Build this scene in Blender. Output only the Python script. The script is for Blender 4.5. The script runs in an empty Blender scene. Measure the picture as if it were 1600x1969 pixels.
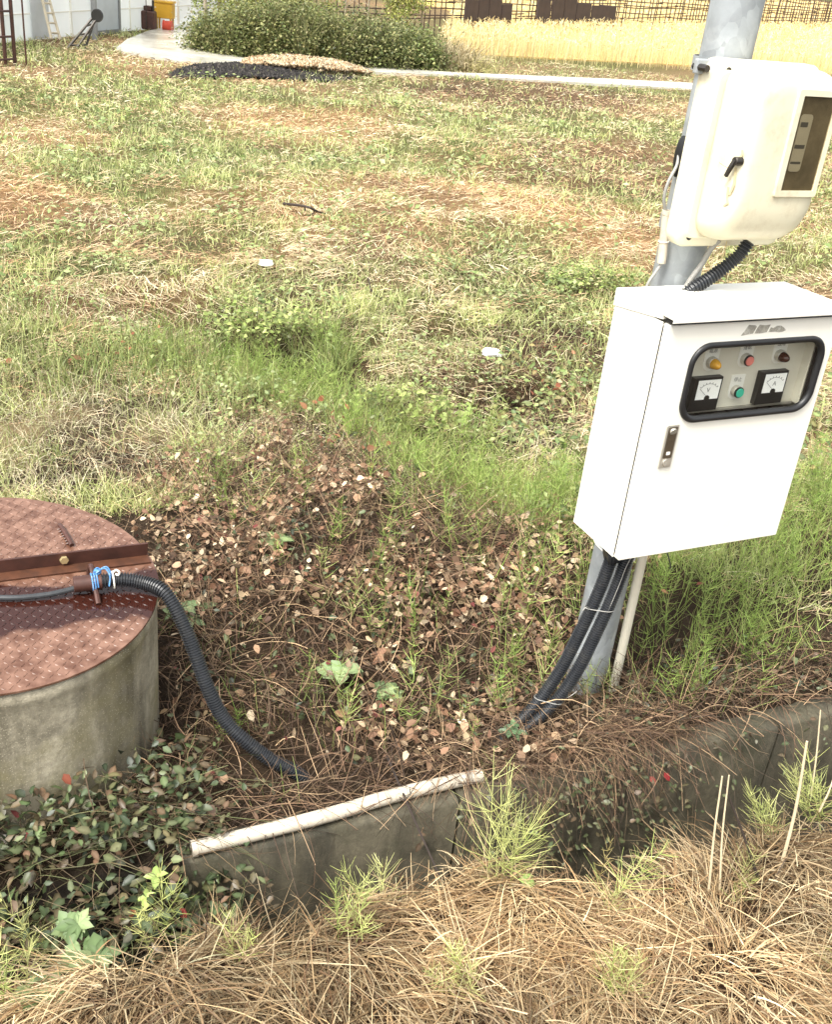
import bpy, bmesh, math, random
import numpy as np
from mathutils import Vector, Matrix
random.seed(7)
rng = np.random.default_rng(11)
SC = bpy.context.scene
COL = SC.collection
rad = math.radians

# ------------------------------------------------------------------ camera
FPX, PITCH, ROLL, HC = 2016.0, rad(28.2), rad(6.3), 1.86     # focal length in photo pixels (1600 wide), eye height in m
_f = np.array([0, math.cos(PITCH), -math.sin(PITCH)]); _r = np.array([1.0, 0, 0]); _u = np.cross(_r, _f)
CR = _r * math.cos(ROLL) + _u * math.sin(ROLL)
CU = -_r * math.sin(ROLL) + _u * math.cos(ROLL)
cam_data = bpy.data.cameras.new('camera')
cam = bpy.data.objects.new('camera', cam_data); COL.objects.link(cam)
cam_data.sensor_fit = 'HORIZONTAL'; cam_data.sensor_width = 36.0; cam_data.lens = FPX / 1600 * 36
cam_data.clip_start = 0.05; cam_data.clip_end = 2000
M = Matrix.Identity(4)
for i in range(3):
    M[i][0], M[i][1], M[i][2] = CR[i], CU[i], -_f[i]
M[2][3] = HC
cam.matrix_world = M
SC.camera = cam

# ------------------------------------------------------------------ sky, sun, exposure (bright overcast)
SUN_EL, SUN_AZ = rad(56), rad(215)       # azimuth measured from +Y clockwise: behind the camera, to its left
world = bpy.data.worlds.new('World'); SC.world = world; world.use_nodes = True
wn, wl = world.node_tree.nodes, world.node_tree.links
sky = wn.new('ShaderNodeTexSky'); sky.sky_type = 'NISHITA'; sky.sun_disc = False
sky.sun_elevation = SUN_EL; sky.sun_rotation = SUN_AZ; sky.air_density = 1.0; sky.dust_density = 4.0
hs = wn.new('ShaderNodeHueSaturation'); hs.inputs['Saturation'].default_value = 0.22
wl.new(sky.outputs[0], hs.inputs['Color'])
tint = wn.new('ShaderNodeMix'); tint.data_type = 'RGBA'; tint.blend_type = 'MULTIPLY'; tint.inputs[0].default_value = 1.0; tint.inputs[7].default_value = (1.0, 1.0, 0.97, 1)   # warm grey cloud cover
wl.new(hs.outputs[0], tint.inputs[6]); wl.new(tint.outputs[2], wn['Background'].inputs[0]); wn['Background'].inputs[1].default_value = 0.135
sd = bpy.data.lights.new('sun', 'SUN'); sd.energy = 1.35; sd.angle = rad(14); sd.color = (1.0, 0.97, 0.90)
sun = bpy.data.objects.new('sun', sd); COL.objects.link(sun)
sdir = Vector((math.sin(SUN_AZ) * math.cos(SUN_EL), math.cos(SUN_AZ) * math.cos(SUN_EL), math.sin(SUN_EL)))
sun.rotation_euler = sdir.to_track_quat('Z', 'Y').to_euler(); sun.location = sdir * 30
SC.view_settings.view_transform = 'Standard'; SC.view_settings.look = 'None'
SC.view_settings.gamma = 1.0; SC.view_settings.exposure = 1.55; SC.view_settings.use_curve_mapping = False
SC.cycles.max_bounces = 5; SC.cycles.transparent_max_bounces = 8

# ------------------------------------------------------------------ helpers
def project(P):
    """photo pixel that a world point falls on (used only to lay out the planting zones on the ground)"""
    P = np.asarray(P, float) - np.array([0, 0, HC])
    z = np.maximum(P @ _f, 0.05)
    return 800 + FPX * (P @ CR) / z, 984.5 - FPX * (P @ CU) / z

def ray(x, y):
    return CR * (x - 800) / FPX - CU * (y - 984.5) / FPX + _f

def gp(x, y, z=0.0):
    """ground point (height z) seen at a photo pixel"""
    v = ray(x, y); t = (z - HC) / v[2]
    return np.array([v[0] * t, v[1] * t, z])

def lin(c):
    c = np.asarray(c, float) / 255.0
    return np.where(c <= 0.04045, c / 12.92, ((c + 0.055) / 1.055) ** 2.4)

def _hash(ix, iy, s):
    h = (ix.astype(np.int64) * 374761393 + iy.astype(np.int64) * 668265263 + s * 974634777) & 0x7fffffff
    h = ((h ^ (h >> 13)) * 1274126177) & 0x7fffffff
    return ((h ^ (h >> 16)) & 0xffff) / 65535.0

def vnoise(x, y, s=0):
    x = np.asarray(x, float); y = np.asarray(y, float)
    ix, iy = np.floor(x), np.floor(y); fx, fy = x - ix, y - iy
    fx = fx * fx * (3 - 2 * fx); fy = fy * fy * (3 - 2 * fy)
    a, b, c, d = _hash(ix, iy, s), _hash(ix + 1, iy, s), _hash(ix, iy + 1, s), _hash(ix + 1, iy + 1, s)
    return (a * (1 - fx) + b * fx) * (1 - fy) + (c * (1 - fx) + d * fx) * fy

def fbm(x, y, s=0, o=4):
    r, a, t = 0, 1.0, 0
    for i in range(o):
        r = r + a * vnoise(np.asarray(x) * 2 ** i + 17 * i, np.asarray(y) * 2 ** i - 9 * i, s + i); t += a; a *= 0.55
    return r / t

def sstep(a, b, x):
    t = np.clip((x - a) / (b - a), 0, 1); return t * t * (3 - 2 * t)

# drain axes: u runs along the drain (to the right and away), v across it (away from the camera)
EU = np.array([0.902, 0.432]); EV = np.array([-0.432, 0.902])
def to_uv(x, y): return x * EU[0] + y * EU[1], x * EV[0] + y * EV[1]
def to_xy(u, v): return u * EU[0] + v * EV[0], u * EU[1] + v * EV[1]
V0 = 1.690                                    # inner face of the far drain wall
def near_edge(u):                             # lip of the straw bank
    return 1.46 - 0.11 * sstep(0.9, 1.3, u) + 0.02 * np.sin(u * 9) + 0.012 * np.sin(u * 23)

DIP = [(-1.6, 5.5), (-1.1, 5.2), (-0.52, 4.75), (0.08, 4.0), (0.40, 3.70)]
def dip_dist(x, y):
    best = np.full(np.shape(x), 1e9)
    for (ax, ay), (bx, by) in zip(DIP[:-1], DIP[1:]):
        dx, dy = bx - ax, by - ay; t = np.clip(((x - ax) * dx + (y - ay) * dy) / (dx * dx + dy * dy), 0, 1)
        best = np.minimum(best, np.hypot(x - ax - t * dx, y - ay - t * dy))
    return best

HOLES = [(*gp(535, 668)[:2], .26), (*gp(640, 715)[:2], .14), (*gp(845, 640)[:2], .15), (*gp(690, 660)[:2], .12), (*gp(830, 880)[:2], .11), (*gp(930, 790)[:2], .16), (*gp(1000, 760)[:2], .12)]
def holes(x, y): return np.clip(sum(np.exp(-((x - a) ** 2 + (y - b) ** 2) / (c * .8) ** 2) for a, b, c in HOLES), 0, 1)
def ground_z(x, y):
    x = np.asarray(x, float); y = np.asarray(y, float)
    u, v = to_uv(x, y)
    d = np.hypot(x, y)
    z = (fbm(x * 1.3, y * 1.3, 3) - 0.5) * 0.07 * sstep(1.8, 3.2, v) + (fbm(x * 0.35, y * 0.35, 5, 3) - 0.5) * 0.25 * sstep(4, 9, v) * (1 - sstep(13, 17, d))
    z = z + 0.11 * np.exp(-((x + 0.15) ** 2 / .55 + (y - 3.1) ** 2 / .3)) + (fbm(x * 5, y * 5, 7, 3) - .5) * .06 * sstep(1.85, 2.1, v) * sstep(5.5, 4.5, np.hypot(x, y))
    z = z - 0.10 * np.exp(-(dip_dist(x, y) / 0.2) ** 2)
    for hx, hy, hr in HOLES: z = z - .16 * np.exp(-((x - hx) ** 2 + (y - hy) ** 2) / hr ** 2)
    z = z - .05 * np.exp(-((x - .559) ** 2 + (y - 2.557) ** 2) / .16 ** 2)          # trodden hollow round the pole foot
    # straw bank on the near side
    e = near_edge(u)
    hump = 0.10 * np.exp(-((u - 0.25) / 0.28) ** 2 - ((v - 1.12) / 0.26) ** 2) + 0.07 * np.exp(-((u - 0.72) / 0.16) ** 2 - ((v - 1.0) / 0.16) ** 2) \
        + 0.05 * np.exp(-((u - 2.0) / 0.35) ** 2 - ((v - 0.9) / 0.3) ** 2) - 0.05 * np.exp(-((u - 1.35) / .22) ** 2 - ((v - 1.3) / .15) ** 2)
    bank = 0.045 + (fbm(u * 5, v * 6, 21, 3) - 0.5) * 0.13 + hump - 0.07 * sstep(e - 0.10, e, v)
    z = np.where(v < e, bank, z)
    floor = -0.46 + 0.36 * sstep(0.50, 0.30, u)
    z = np.where((v >= e) & (v < V0 + 0.02), floor, z)
    return z

def mesh_obj(name, V, F, material, parent=None, smooth=False, cols=None):
    me = bpy.data.meshes.new(name); me.from_pydata([tuple(p) for p in V], [], F); me.update()
    if smooth: me.shade_smooth()
    if cols is not None:
        at = me.color_attributes.new('col', 'FLOAT_COLOR', 'POINT')
        at.data.foreach_set('color', np.c_[cols, np.ones(len(cols))].astype(np.float32).ravel())
    o = bpy.data.objects.new(name, me); COL.objects.link(o)
    if material: me.materials.append(material)
    if parent: o.parent = parent
    return o

def big_mesh(name, V, Q, cols, material, parent=None, smooth=False):
    """fast mesh from numpy: V (n,3), Q (m,4) or (m,3), cols (n,3)"""
    me = bpy.data.meshes.new(name); k = Q.shape[1]
    me.vertices.add(len(V)); me.vertices.foreach_set('co', V.astype(np.float32).ravel())
    me.loops.add(Q.size); me.loops.foreach_set('vertex_index', Q.astype(np.int32).ravel())
    me.polygons.add(len(Q)); me.polygons.foreach_set('loop_start', np.arange(0, Q.size, k, dtype=np.int32))
    me.polygons.foreach_set('loop_total', np.full(len(Q), k, dtype=np.int32))
    me.update(calc_edges=True)
    if smooth: me.shade_smooth()
    at = me.color_attributes.new('col', 'FLOAT_COLOR', 'POINT')
    at.data.foreach_set('color', np.c_[cols, np.ones(len(cols))].astype(np.float32).ravel())
    me.materials.append(material)
    o = bpy.data.objects.new(name, me); COL.objects.link(o)
    if parent:
        o.parent = parent
        if name in ('foliage', 'stems', 'blades', 'branches', 'crown'): o['kind'] = 'stuff'      # uncountable leaves and stalks
    return o

def tag(o, label, cat, group=None, kind=None):
    o['label'] = label; o['category'] = cat
    if group: o['group'] = group
    if kind: o['kind'] = kind
    return o

def empty(name, loc=(0, 0, 0), rot=(0, 0, 0)):
    o = bpy.data.objects.new(name, None); COL.objects.link(o)
    o.location = loc; o.rotation_euler = rot; o.empty_display_size = 0.1
    return o

class MB:
    def __init__(s): s.v = []; s.f = []
    def add(s, V, F):
        b = len(s.v); s.v += [tuple(p) for p in V]; s.f += [tuple(i + b for i in q) for q in F]; return s
    def box(s, x0, x1, y0, y1, z0, z1):
        return s.add([(x0, y0, z0), (x1, y0, z0), (x1, y1, z0), (x0, y1, z0), (x0, y0, z1), (x1, y0, z1), (x1, y1, z1), (x0, y1, z1)],
                     [(0, 3, 2, 1), (4, 5, 6, 7), (0, 1, 5, 4), (1, 2, 6, 5), (2, 3, 7, 6), (3, 0, 4, 7)])
    def loft(s, loops, cap0=True, cap1=True, closed=False):
        n = len(loops[0]); V = [p for l in loops for p in l]; F = []
        m = len(loops)
        for k in range(m if closed else m - 1):
            a, b = k * n, ((k + 1) % m) * n
            for i in range(n):
                j = (i + 1) % n; F.append((a + i, a + j, b + j, b + i))
        if not closed:
            if cap0: F.append(tuple(range(n))[::-1])
            if cap1: F.append(tuple((m - 1) * n + i for i in range(n)))
        return s.add(V, F)
    def tube(s, pts, r, n=10, caps=True):
        pts = [Vector(p) for p in pts]; m = len(pts)
        rr = r if hasattr(r, '__len__') else [r] * m
        t0 = (pts[1] - pts[0]).normalized()
        a = t0.orthogonal().normalized(); loops = []
        for k in range(m):
            t = (pts[min(k + 1, m - 1)] - pts[max(k - 1, 0)]).normalized()
            a = (a - t * a.dot(t)).normalized(); b = t.cross(a)
            loops.append([pts[k] + (a * math.cos(2 * math.pi * i / n) + b * math.sin(2 * math.pi * i / n)) * rr[k] for i in range(n)])
        return s.loft(loops, caps, caps)
    def cyl(s, p0, p1, r, n=16, r1=None): return s.tube([p0, p1], [r, r if r1 is None else r1], n)
    def prism(s, poly, y0, y1):           # poly in x,z ; extruded along y
        return s.loft([[(x, y0, z) for x, z in poly], [(x, y1, z) for x, z in poly]])
    def build(s, name, material, parent=None, smooth=False, bevel=0, seg=2, angle=35):
        o = mesh_obj(name, s.v, s.f, material, parent)
        me = o.data
        bm = bmesh.new(); bm.from_mesh(me); bmesh.ops.recalc_face_normals(bm, faces=bm.faces); bm.to_mesh(me); bm.free()
        if bevel:
            b = o.modifiers.new('bevel', 'BEVEL'); b.width = bevel; b.segments = seg; b.limit_method = 'ANGLE'; b.angle_limit = rad(40)
        if smooth:
            me.shade_smooth()
            me.set_sharp_from_angle(angle=rad(angle))
        return o

def spline(pts, n):
    """Catmull-Rom through pts, n samples evenly spread along the length"""
    P = [Vector(p) for p in pts]; P = [P[0] * 2 - P[1]] + P + [P[-1] * 2 - P[-2]]
    out = []
    for i in range(1, len(P) - 2):
        for k in range(40):
            t = k / 40; a, b, c, d = P[i - 1], P[i], P[i + 1], P[i + 2]
            out.append(0.5 * ((2 * b) + (c - a) * t + (2 * a - 5 * b + 4 * c - d) * t * t + (3 * b - a - 3 * c + d) * t ** 3))
    out.append(P[-2])
    L = [0]
    for a, b in zip(out[:-1], out[1:]): L.append(L[-1] + (b - a).length)
    res = []; j = 0
    for k in range(n):
        s = L[-1] * k / (n - 1)
        while j < len(L) - 2 and L[j + 1] < s: j += 1
        t = (s - L[j]) / max(L[j + 1] - L[j], 1e-9); res.append(out[j].lerp(out[j + 1], min(t, 1)))
    return res, L[-1]

def corrugated(pts, r, pitch=0.0066, n=14, depth=0.0042):
    _, L = spline(pts, 5); k = int(L / pitch) * 4
    P, _ = spline(pts, k + 1)
    prof = (0, 1, 1, 0)
    rr = [r - depth + depth * prof[i % 4] for i in range(k + 1)]
    return MB().tube(P, rr, n)

def roundrect(x0, x1, z0, z1, r, n=6):
    out = []
    rs = r if hasattr(r, '__len__') else (r, r, r, r)       # order: bottom right, top right, top left, bottom left
    for (cx, cz, a0, q) in ((x1, z0, -90, 0), (x1, z1, 0, 1), (x0, z1, 90, 2), (x0, z0, 180, 3)):
        R = rs[q]; sx = -1 if q in (0, 1) else 1; sz = 1 if q in (0, 3) else -1
        for i in range(n + 1):
            a = rad(a0 + 90 * i / n); out.append((cx + sx * R + R * math.cos(a), cz + sz * R + R * math.sin(a)))
    return out
def at_y(loop, y): return [(x, y, z) for x, z in loop]

# ------------------------------------------------------------------ materials
def new_mat(name):
    m = bpy.data.materials.new(name); m.use_nodes = True
    return m, m.node_tree.nodes, m.node_tree.links, m.node_tree.nodes['Principled BSDF']

def mat(name, col, rough=0.5, metal=0.0, var=0.12, scale=8.0, bump=0.0, bscale=60.0, dirt=None, dirt_amt=0.0, dirt_scale=6.0, spec=0.5, rvar=0.0, stretch=None):
    """plain surface with uneven tone, optional dirt blotches and fine relief; col, dirt in sRGB 0-255"""
    m, N, L, B = new_mat(name)
    tc = N.new('ShaderNodeTexCoord'); src = tc.outputs['Object']
    if stretch:
        mp = N.new('ShaderNodeMapping'); mp.inputs['Scale'].default_value = stretch; L.new(src, mp.inputs[0]); src = mp.outputs[0]
    c = lin(col)
    nz = N.new('ShaderNodeTexNoise'); nz.inputs['Scale'].default_value = scale; nz.inputs['Detail'].default_value = 6; nz.inputs['Roughness'].default_value = 0.65
    L.new(src, nz.inputs['Vector'])
    rp = N.new('ShaderNodeValToRGB')
    rp.color_ramp.elements[0].position = 0.3; rp.color_ramp.elements[1].position = 0.7
    rp.color_ramp.elements[0].color = (*np.clip(c * (1 - var), 0, 1), 1); rp.color_ramp.elements[1].color = (*np.clip(c * (1 + var), 0, 0.9), 1)
    L.new(nz.outputs['Fac'], rp.inputs[0]); out = rp.outputs[0]
    if dirt is not None:
        n2 = N.new('ShaderNodeTexNoise'); n2.inputs['Scale'].default_value = dirt_scale; n2.inputs['Detail'].default_value = 8; n2.inputs['Roughness'].default_value = 0.7
        L.new(src, n2.inputs['Vector'])
        r2 = N.new('ShaderNodeValToRGB'); r2.color_ramp.elements[0].position = 0.5; r2.color_ramp.elements[1].position = 0.72
        r2.color_ramp.elements[0].color = (0, 0, 0, 1); r2.color_ramp.elements[1].color = (dirt_amt, dirt_amt, dirt_amt, 1)
        L.new(n2.outputs['Fac'], r2.inputs[0])
        mx = N.new('ShaderNodeMix'); mx.data_type = 'RGBA'; L.new(r2.outputs[0], mx.inputs[0]); L.new(out, mx.inputs[6]); mx.inputs[7].default_value = (*lin(dirt), 1)
        out = mx.outputs[2]
    L.new(out, B.inputs['Base Color'])
    B.inputs['Roughness'].default_value = rough; B.inputs['Metallic'].default_value = metal; B.inputs['Specular IOR Level'].default_value = spec
    if rvar:
        mr = N.new('ShaderNodeMapRange'); mr.inputs[3].default_value = max(rough - rvar, 0.03); mr.inputs[4].default_value = min(rough + rvar, 1)
        L.new(nz.outputs['Fac'], mr.inputs[0]); mr.inputs[1].default_value = 0.3; mr.inputs[2].default_value = 0.7; L.new(mr.outputs[0], B.inputs['Roughness'])
    if bump:
        nb = N.new('ShaderNodeTexNoise'); nb.inputs['Scale'].default_value = bscale; nb.inputs['Detail'].default_value = 5; L.new(src, nb.inputs['Vector'])
        bp = N.new('ShaderNodeBump'); bp.inputs['Strength'].default_value = bump; bp.inputs['Distance'].default_value = 0.01
        L.new(nb.outputs['Fac'], bp.inputs['Height']); L.new(bp.outputs[0], B.inputs['Normal'])
    return m

def leaf_mat(name, rough=0.5, trans=0.25, spec=0.4):
    """colour from the mesh's own per-leaf colour attribute, a little light shining through"""
    m, N, L, B = new_mat(name)
    a = N.new('ShaderNodeVertexColor'); a.layer_name = 'col'
    L.new(a.outputs[0], B.inputs['Base Color']); B.inputs['Roughness'].default_value = rough; B.inputs['Specular IOR Level'].default_value = spec
    if trans:
        t = N.new('ShaderNodeBsdfTranslucent'); L.new(a.outputs[0], t.inputs[0])
        mx = N.new('ShaderNodeMixShader'); mx.inputs[0].default_value = trans
        L.new(B.outputs[0], mx.inputs[1]); L.new(t.outputs[0], mx.inputs[2]); L.new(mx.outputs[0], N['Material Output'].inputs[0])
    return m

M_LEAF = leaf_mat('foliage', 0.45, 0.3, 0.4)
M_IVY = leaf_mat('glossy_leaf', 0.42, 0.15, 0.4)
M_STRAW = leaf_mat('straw', 0.6, 0.2, 0.35)
M_DEAD = leaf_mat('dead_leaf', 0.6, 0.2, 0.3)
M_TWIG = leaf_mat('twig', 0.7, 0.0, 0.3)
M_WHITE = mat('cabinet_paint', (236, 233, 222), 0.38, var=0.03, scale=5, dirt=(196, 188, 168), dirt_amt=0.16, dirt_scale=5)
M_SEAM = mat('seam_shadow_rubber', (40, 38, 36), 0.7)
M_CREAM = mat('cream_plastic', (226, 219, 192), 0.4, var=0.03, scale=6, dirt=(168, 142, 102), dirt_amt=0.5, dirt_scale=9, bump=0.02)
M_RUBBER = mat('black_rubber', (34, 34, 35), 0.42, var=0.2)
M_CONDUIT = mat('black_corrugated_plastic', (42, 44, 48), 0.38, var=0.2, scale=20, dirt=(96, 92, 84), dirt_amt=0.25, dirt_scale=30)
M_GALV = mat('galvanised_steel', (160, 165, 168), 0.45, 0.3, var=0.16, scale=14, dirt=(196, 198, 196), dirt_amt=0.4, dirt_scale=18, rvar=0.1)
_t = M_GALV.node_tree; _vo = _t.nodes.new('ShaderNodeTexVoronoi'); _vo.inputs['Scale'].default_value = 22; _tc = _t.nodes.new('ShaderNodeTexCoord'); _mp = _t.nodes.new('ShaderNodeMapping'); _mp.inputs['Scale'].default_value = (1, 1, .55); _t.links.new(_tc.outputs['Object'], _mp.inputs[0])
_nz = _t.nodes.new('ShaderNodeTexNoise'); _nz.inputs['Scale'].default_value = 14; _t.links.new(_mp.outputs[0], _nz.inputs['Vector']); _ad = _t.nodes.new('ShaderNodeMix'); _ad.data_type = 'RGBA'; _ad.inputs[0].default_value = .12; _t.links.new(_mp.outputs[0], _ad.inputs[6]); _t.links.new(_nz.outputs['Color'], _ad.inputs[7]); _t.links.new(_ad.outputs[2], _vo.inputs['Vector'])
_hv = _t.nodes.new('ShaderNodeSeparateColor'); _t.links.new(_vo.outputs['Color'], _hv.inputs[0]); _mr = _t.nodes.new('ShaderNodeMapRange'); _mr.inputs[3].default_value = .82; _mr.inputs[4].default_value = 1.12; _t.links.new(_hv.outputs[0], _mr.inputs[0])
_b = _t.nodes['Principled BSDF']; _src = _b.inputs['Base Color'].links[0].from_socket; _ml = _t.nodes.new('ShaderNodeMix'); _ml.data_type = 'RGBA'; _ml.blend_type = 'MULTIPLY'; _ml.inputs[0].default_value = 1; _t.links.new(_src, _ml.inputs[6]); _t.links.new(_mr.outputs[0], _ml.inputs[7]); _t.links.new(_ml.outputs[2], _b.inputs['Base Color'])
M_STEEL = mat('brushed_steel', (196, 192, 182), 0.32, 0.55, var=0.1)
M_BRASS = mat('yellow_plated_steel', (206, 188, 140), 0.35, 0.6)
M_DKSTEEL = mat('dark_steel', (70, 66, 62), 0.4, 0.6, var=0.2)
M_PANEL = mat('panel_paint', (212, 207, 192), 0.45, var=0.04)
M_BLACKP = mat('black_plastic', (38, 37, 36), 0.35)
M_LABEL = mat('label_card', (232, 230, 222), 0.5, var=0.03)
M_DIAL = mat('dial_card', (246, 246, 242), 0.5, var=0.03)
M_INK = mat('ink', (60, 58, 54), 0.7)
M_YEL = mat('amber_lens', (214, 160, 60), 0.25); M_PINK = mat('pink_button', (224, 132, 122), 0.3)
M_GRN = mat('green_button', (64, 176, 150), 0.3); M_RED = mat('dark_red_lens', (66, 38, 30), 0.25)
M_PVC = mat('white_pvc', (202, 192, 174), 0.45, var=0.06, scale=9, dirt=(116, 98, 76), dirt_amt=0.8, dirt_scale=14)
M_GREYC = mat('grey_cable', (150, 148, 142), 0.5)
M_BLKC = mat('black_cable', (58, 60, 62), 0.3, var=0.25, scale=30)
M_ROPE = mat('blue_rope', (70, 124, 176), 0.6, var=0.3, scale=60, dirt=(200, 214, 226), dirt_amt=.7, dirt_scale=90)
M_WIRE = mat('white_wire', (226, 222, 210), 0.5)
M_RUST = mat('rusty_paint', (74, 46, 38), 0.45, 0.1, var=0.35, scale=16, dirt=(38, 34, 32), dirt_amt=0.6, dirt_scale=9)
M_RUSTB = mat('rust_bare', (86, 52, 34), 0.6, 0.2, var=0.35, scale=20, dirt=(40, 34, 30), dirt_amt=0.7, dirt_scale=12)
M_FILM = mat('greenhouse_film', (238, 240, 240), 0.35, var=0.04, scale=1.2, dirt=(206, 214, 218), dirt_amt=0.5, dirt_scale=1.0, stretch=(1, 1, 0.3))
_t = M_FILM.node_tree; _b = _t.nodes['Principled BSDF']; _tr = _t.nodes.new('ShaderNodeBsdfTranslucent'); _tr.inputs[0].default_value = (.9, .92, .92, 1)
_mx = _t.nodes.new('ShaderNodeMixShader'); _mx.inputs[0].default_value = 0.55; _t.links.new(_b.outputs[0], _mx.inputs[1]); _t.links.new(_tr.outputs[0], _mx.inputs[2]); _t.links.new(_mx.outputs[0], _t.nodes['Material Output'].inputs[0])
M_PIPE = mat('grey_pipe', (140, 142, 142), 0.5, 0.3)
M_BAMBOO = mat('weathered_bamboo', (78, 62, 54), 0.7, var=0.3, scale=5)
M_BOARD = mat('dark_board', (62, 50, 48), 0.7, var=0.25, scale=4)
M_BARK = mat('bark', (150, 138, 118), 0.8, var=0.3, scale=8)
M_SCRAP = mat('white_scrap', (236, 236, 230), 0.5)
M_DARKTW = mat('dark_twig', (52, 42, 36), 0.7, var=0.3, scale=30)
M_DRYST = mat('bleached_stalk', (196, 180, 150), 0.6, var=0.1, scale=30)

def concrete(name, col, dark, scale=1.0, moss=None):
    m, N, L, B = new_mat(name)
    tc = N.new('ShaderNodeTexCoord')
    def noise(s, d=6, st=None, r=0.6):
        src = tc.outputs['Object']
        if st:
            mp = N.new('ShaderNodeMapping'); mp.inputs['Scale'].default_value = st; L.new(src, mp.inputs[0]); src = mp.outputs[0]
        n = N.new('ShaderNodeTexNoise'); n.inputs['Scale'].default_value = s * scale; n.inputs['Detail'].default_value = d; n.inputs['Roughness'].default_value = r
        L.new(src, n.inputs['Vector']); return n.outputs['Fac']
    def ramp(f, p0, p1, c0=(0, 0, 0), c1=(1, 1, 1)):
        r = N.new('ShaderNodeValToRGB'); r.color_ramp.elements[0].position = p0; r.color_ramp.elements[1].position = p1
        r.color_ramp.elements[0].color = (*c0, 1); r.color_ramp.elements[1].color = (*c1, 1); L.new(f, r.inputs[0]); return r.outputs[0]
    def mix(f, a, b):
        x = N.new('ShaderNodeMix'); x.data_type = 'RGBA'; L.new(f, x.inputs[0]); L.new(a, x.inputs[6])
        if isinstance(b, tuple): x.inputs[7].default_value = (*b, 1)
        else: L.new(b, x.inputs[7])
        return x.outputs[2]
    c = lin(col)
    base = ramp(noise(60, 8, None, 0.8), 0.3, 0.72, tuple(c * 0.62), tuple(np.clip(c * 1.35, 0, 0.85)))
    streak = ramp(noise(7, 6, (1, 1, 0.16)), 0.46, 0.68)
    base = mix(streak, base, tuple(lin(dark)))
    blot = ramp(noise(9, 7), 0.5, 0.8)
    base = mix(blot, base, tuple(lin(dark) * 0.8))
    if moss is not None:
        base = mix(ramp(noise(5, 6), 0.5, 0.7), base, tuple(lin(moss)))
    vo = N.new('ShaderNodeTexVoronoi'); vo.inputs['Scale'].default_value = 160 * scale; L.new(tc.outputs['Object'], vo.inputs['Vector'])
    pit = ramp(vo.outputs['Distance'], 0.0, 0.28, (1, 1, 1), (0, 0, 0))
    base = mix(pit, base, tuple(np.clip(c * 1.12, 0, 0.9)))
    L.new(base, B.inputs['Base Color']); B.inputs['Roughness'].default_value = 0.75
    bp = N.new('ShaderNodeBump'); bp.inputs['Strength'].default_value = 0.5; bp.inputs['Distance'].default_value = 0.004
    L.new(noise(110, 6, None, 0.75), bp.inputs['Height']); L.new(bp.outputs[0], B.inputs['Normal'])
    return m
M_CONC = concrete('weathered_concrete', (178, 169, 148), (84, 78, 62), 1.0, (128, 120, 88))
M_DRAIN = concrete('mossy_shaded_drain_concrete', (90, 84, 68), (44, 41, 32), 1.2, (54, 53, 37))  # moss, and the channel's depth shade put into an overall darker colour

def lid_mat():
    m, N, L, B = new_mat('lid_red_primer')
    tc = N.new('ShaderNodeTexCoord')
    n = N.new('ShaderNodeTexNoise'); n.inputs['Scale'].default_value = 3.2; n.inputs['Detail'].default_value = 5; L.new(tc.outputs['Object'], n.inputs['Vector'])
    n2 = N.new('ShaderNodeTexNoise'); n2.inputs['Scale'].default_value = 26; n2.inputs['Detail'].default_value = 8; L.new(tc.outputs['Object'], n2.inputs['Vector'])
    r = N.new('ShaderNodeValToRGB'); r.color_ramp.elements[0].position = 0.36; r.color_ramp.elements[1].position = 0.64
    r.color_ramp.elements[0].color = (*lin((92, 62, 48)), 1); r.color_ramp.elements[1].color = (*lin((130, 98, 82)), 1); L.new(n2.outputs['Fac'], r.inputs[0])
    # standing rain water: smooth, darker where wet; gathers in front of the angle bar
    sp = N.new('ShaderNodeSeparateXYZ'); L.new(tc.outputs['Object'], sp.inputs[0])
    dv = N.new('ShaderNodeMath'); dv.operation = 'MULTIPLY_ADD'; L.new(sp.outputs[0], dv.inputs[0]); dv.inputs[1].default_value = 0.45; dv.inputs[2].default_value = 0.0
    dd = N.new('ShaderNodeMath'); dd.operation = 'SUBTRACT'; L.new(sp.outputs[1], dd.inputs[0]); L.new(dv.outputs[0], dd.inputs[1])
    ab = N.new('ShaderNodeMath'); ab.operation = 'ADD'; L.new(dd.outputs[0], ab.inputs[0]); ab.inputs[1].default_value = 0.09
    a2 = N.new('ShaderNodeMath'); a2.operation = 'ABSOLUTE'; L.new(ab.outputs[0], a2.inputs[0])
    s2 = N.new('ShaderNodeMath'); s2.operation = 'MULTIPLY_ADD'; L.new(a2.outputs[0], s2.inputs[0]); s2.inputs[1].default_value = -2.6; L.new(n.outputs['Fac'], s2.inputs[2])
    wet = N.new('ShaderNodeValToRGB'); wet.color_ramp.elements[0].position = 0.22; wet.color_ramp.elements[1].position = 0.27; L.new(s2.outputs[0], wet.inputs[0])
    mx = N.new('ShaderNodeMix'); mx.data_type = 'RGBA'; L.new(wet.outputs[0], mx.inputs[0]); L.new(r.outputs[0], mx.inputs[6]); mx.inputs[7].default_value = (*lin((52, 26, 20)), 1)
    L.new(mx.outputs[2], B.inputs['Base Color'])
    mr = N.new('ShaderNodeMapRange'); L.new(wet.outputs[0], mr.inputs[0]); mr.inputs[3].default_value = 0.27; mr.inputs[4].default_value = 0.05
    L.new(mr.outputs[0], B.inputs['Roughness'])
    bp = N.new('ShaderNodeBump'); bp.inputs['Strength'].default_value = 0.12; bp.inputs['Distance'].default_value = 0.002; L.new(n2.outputs['Fac'], bp.inputs['Height']); L.new(bp.outputs[0], B.inputs['Normal'])
    return m
M_LID = lid_mat()

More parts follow.
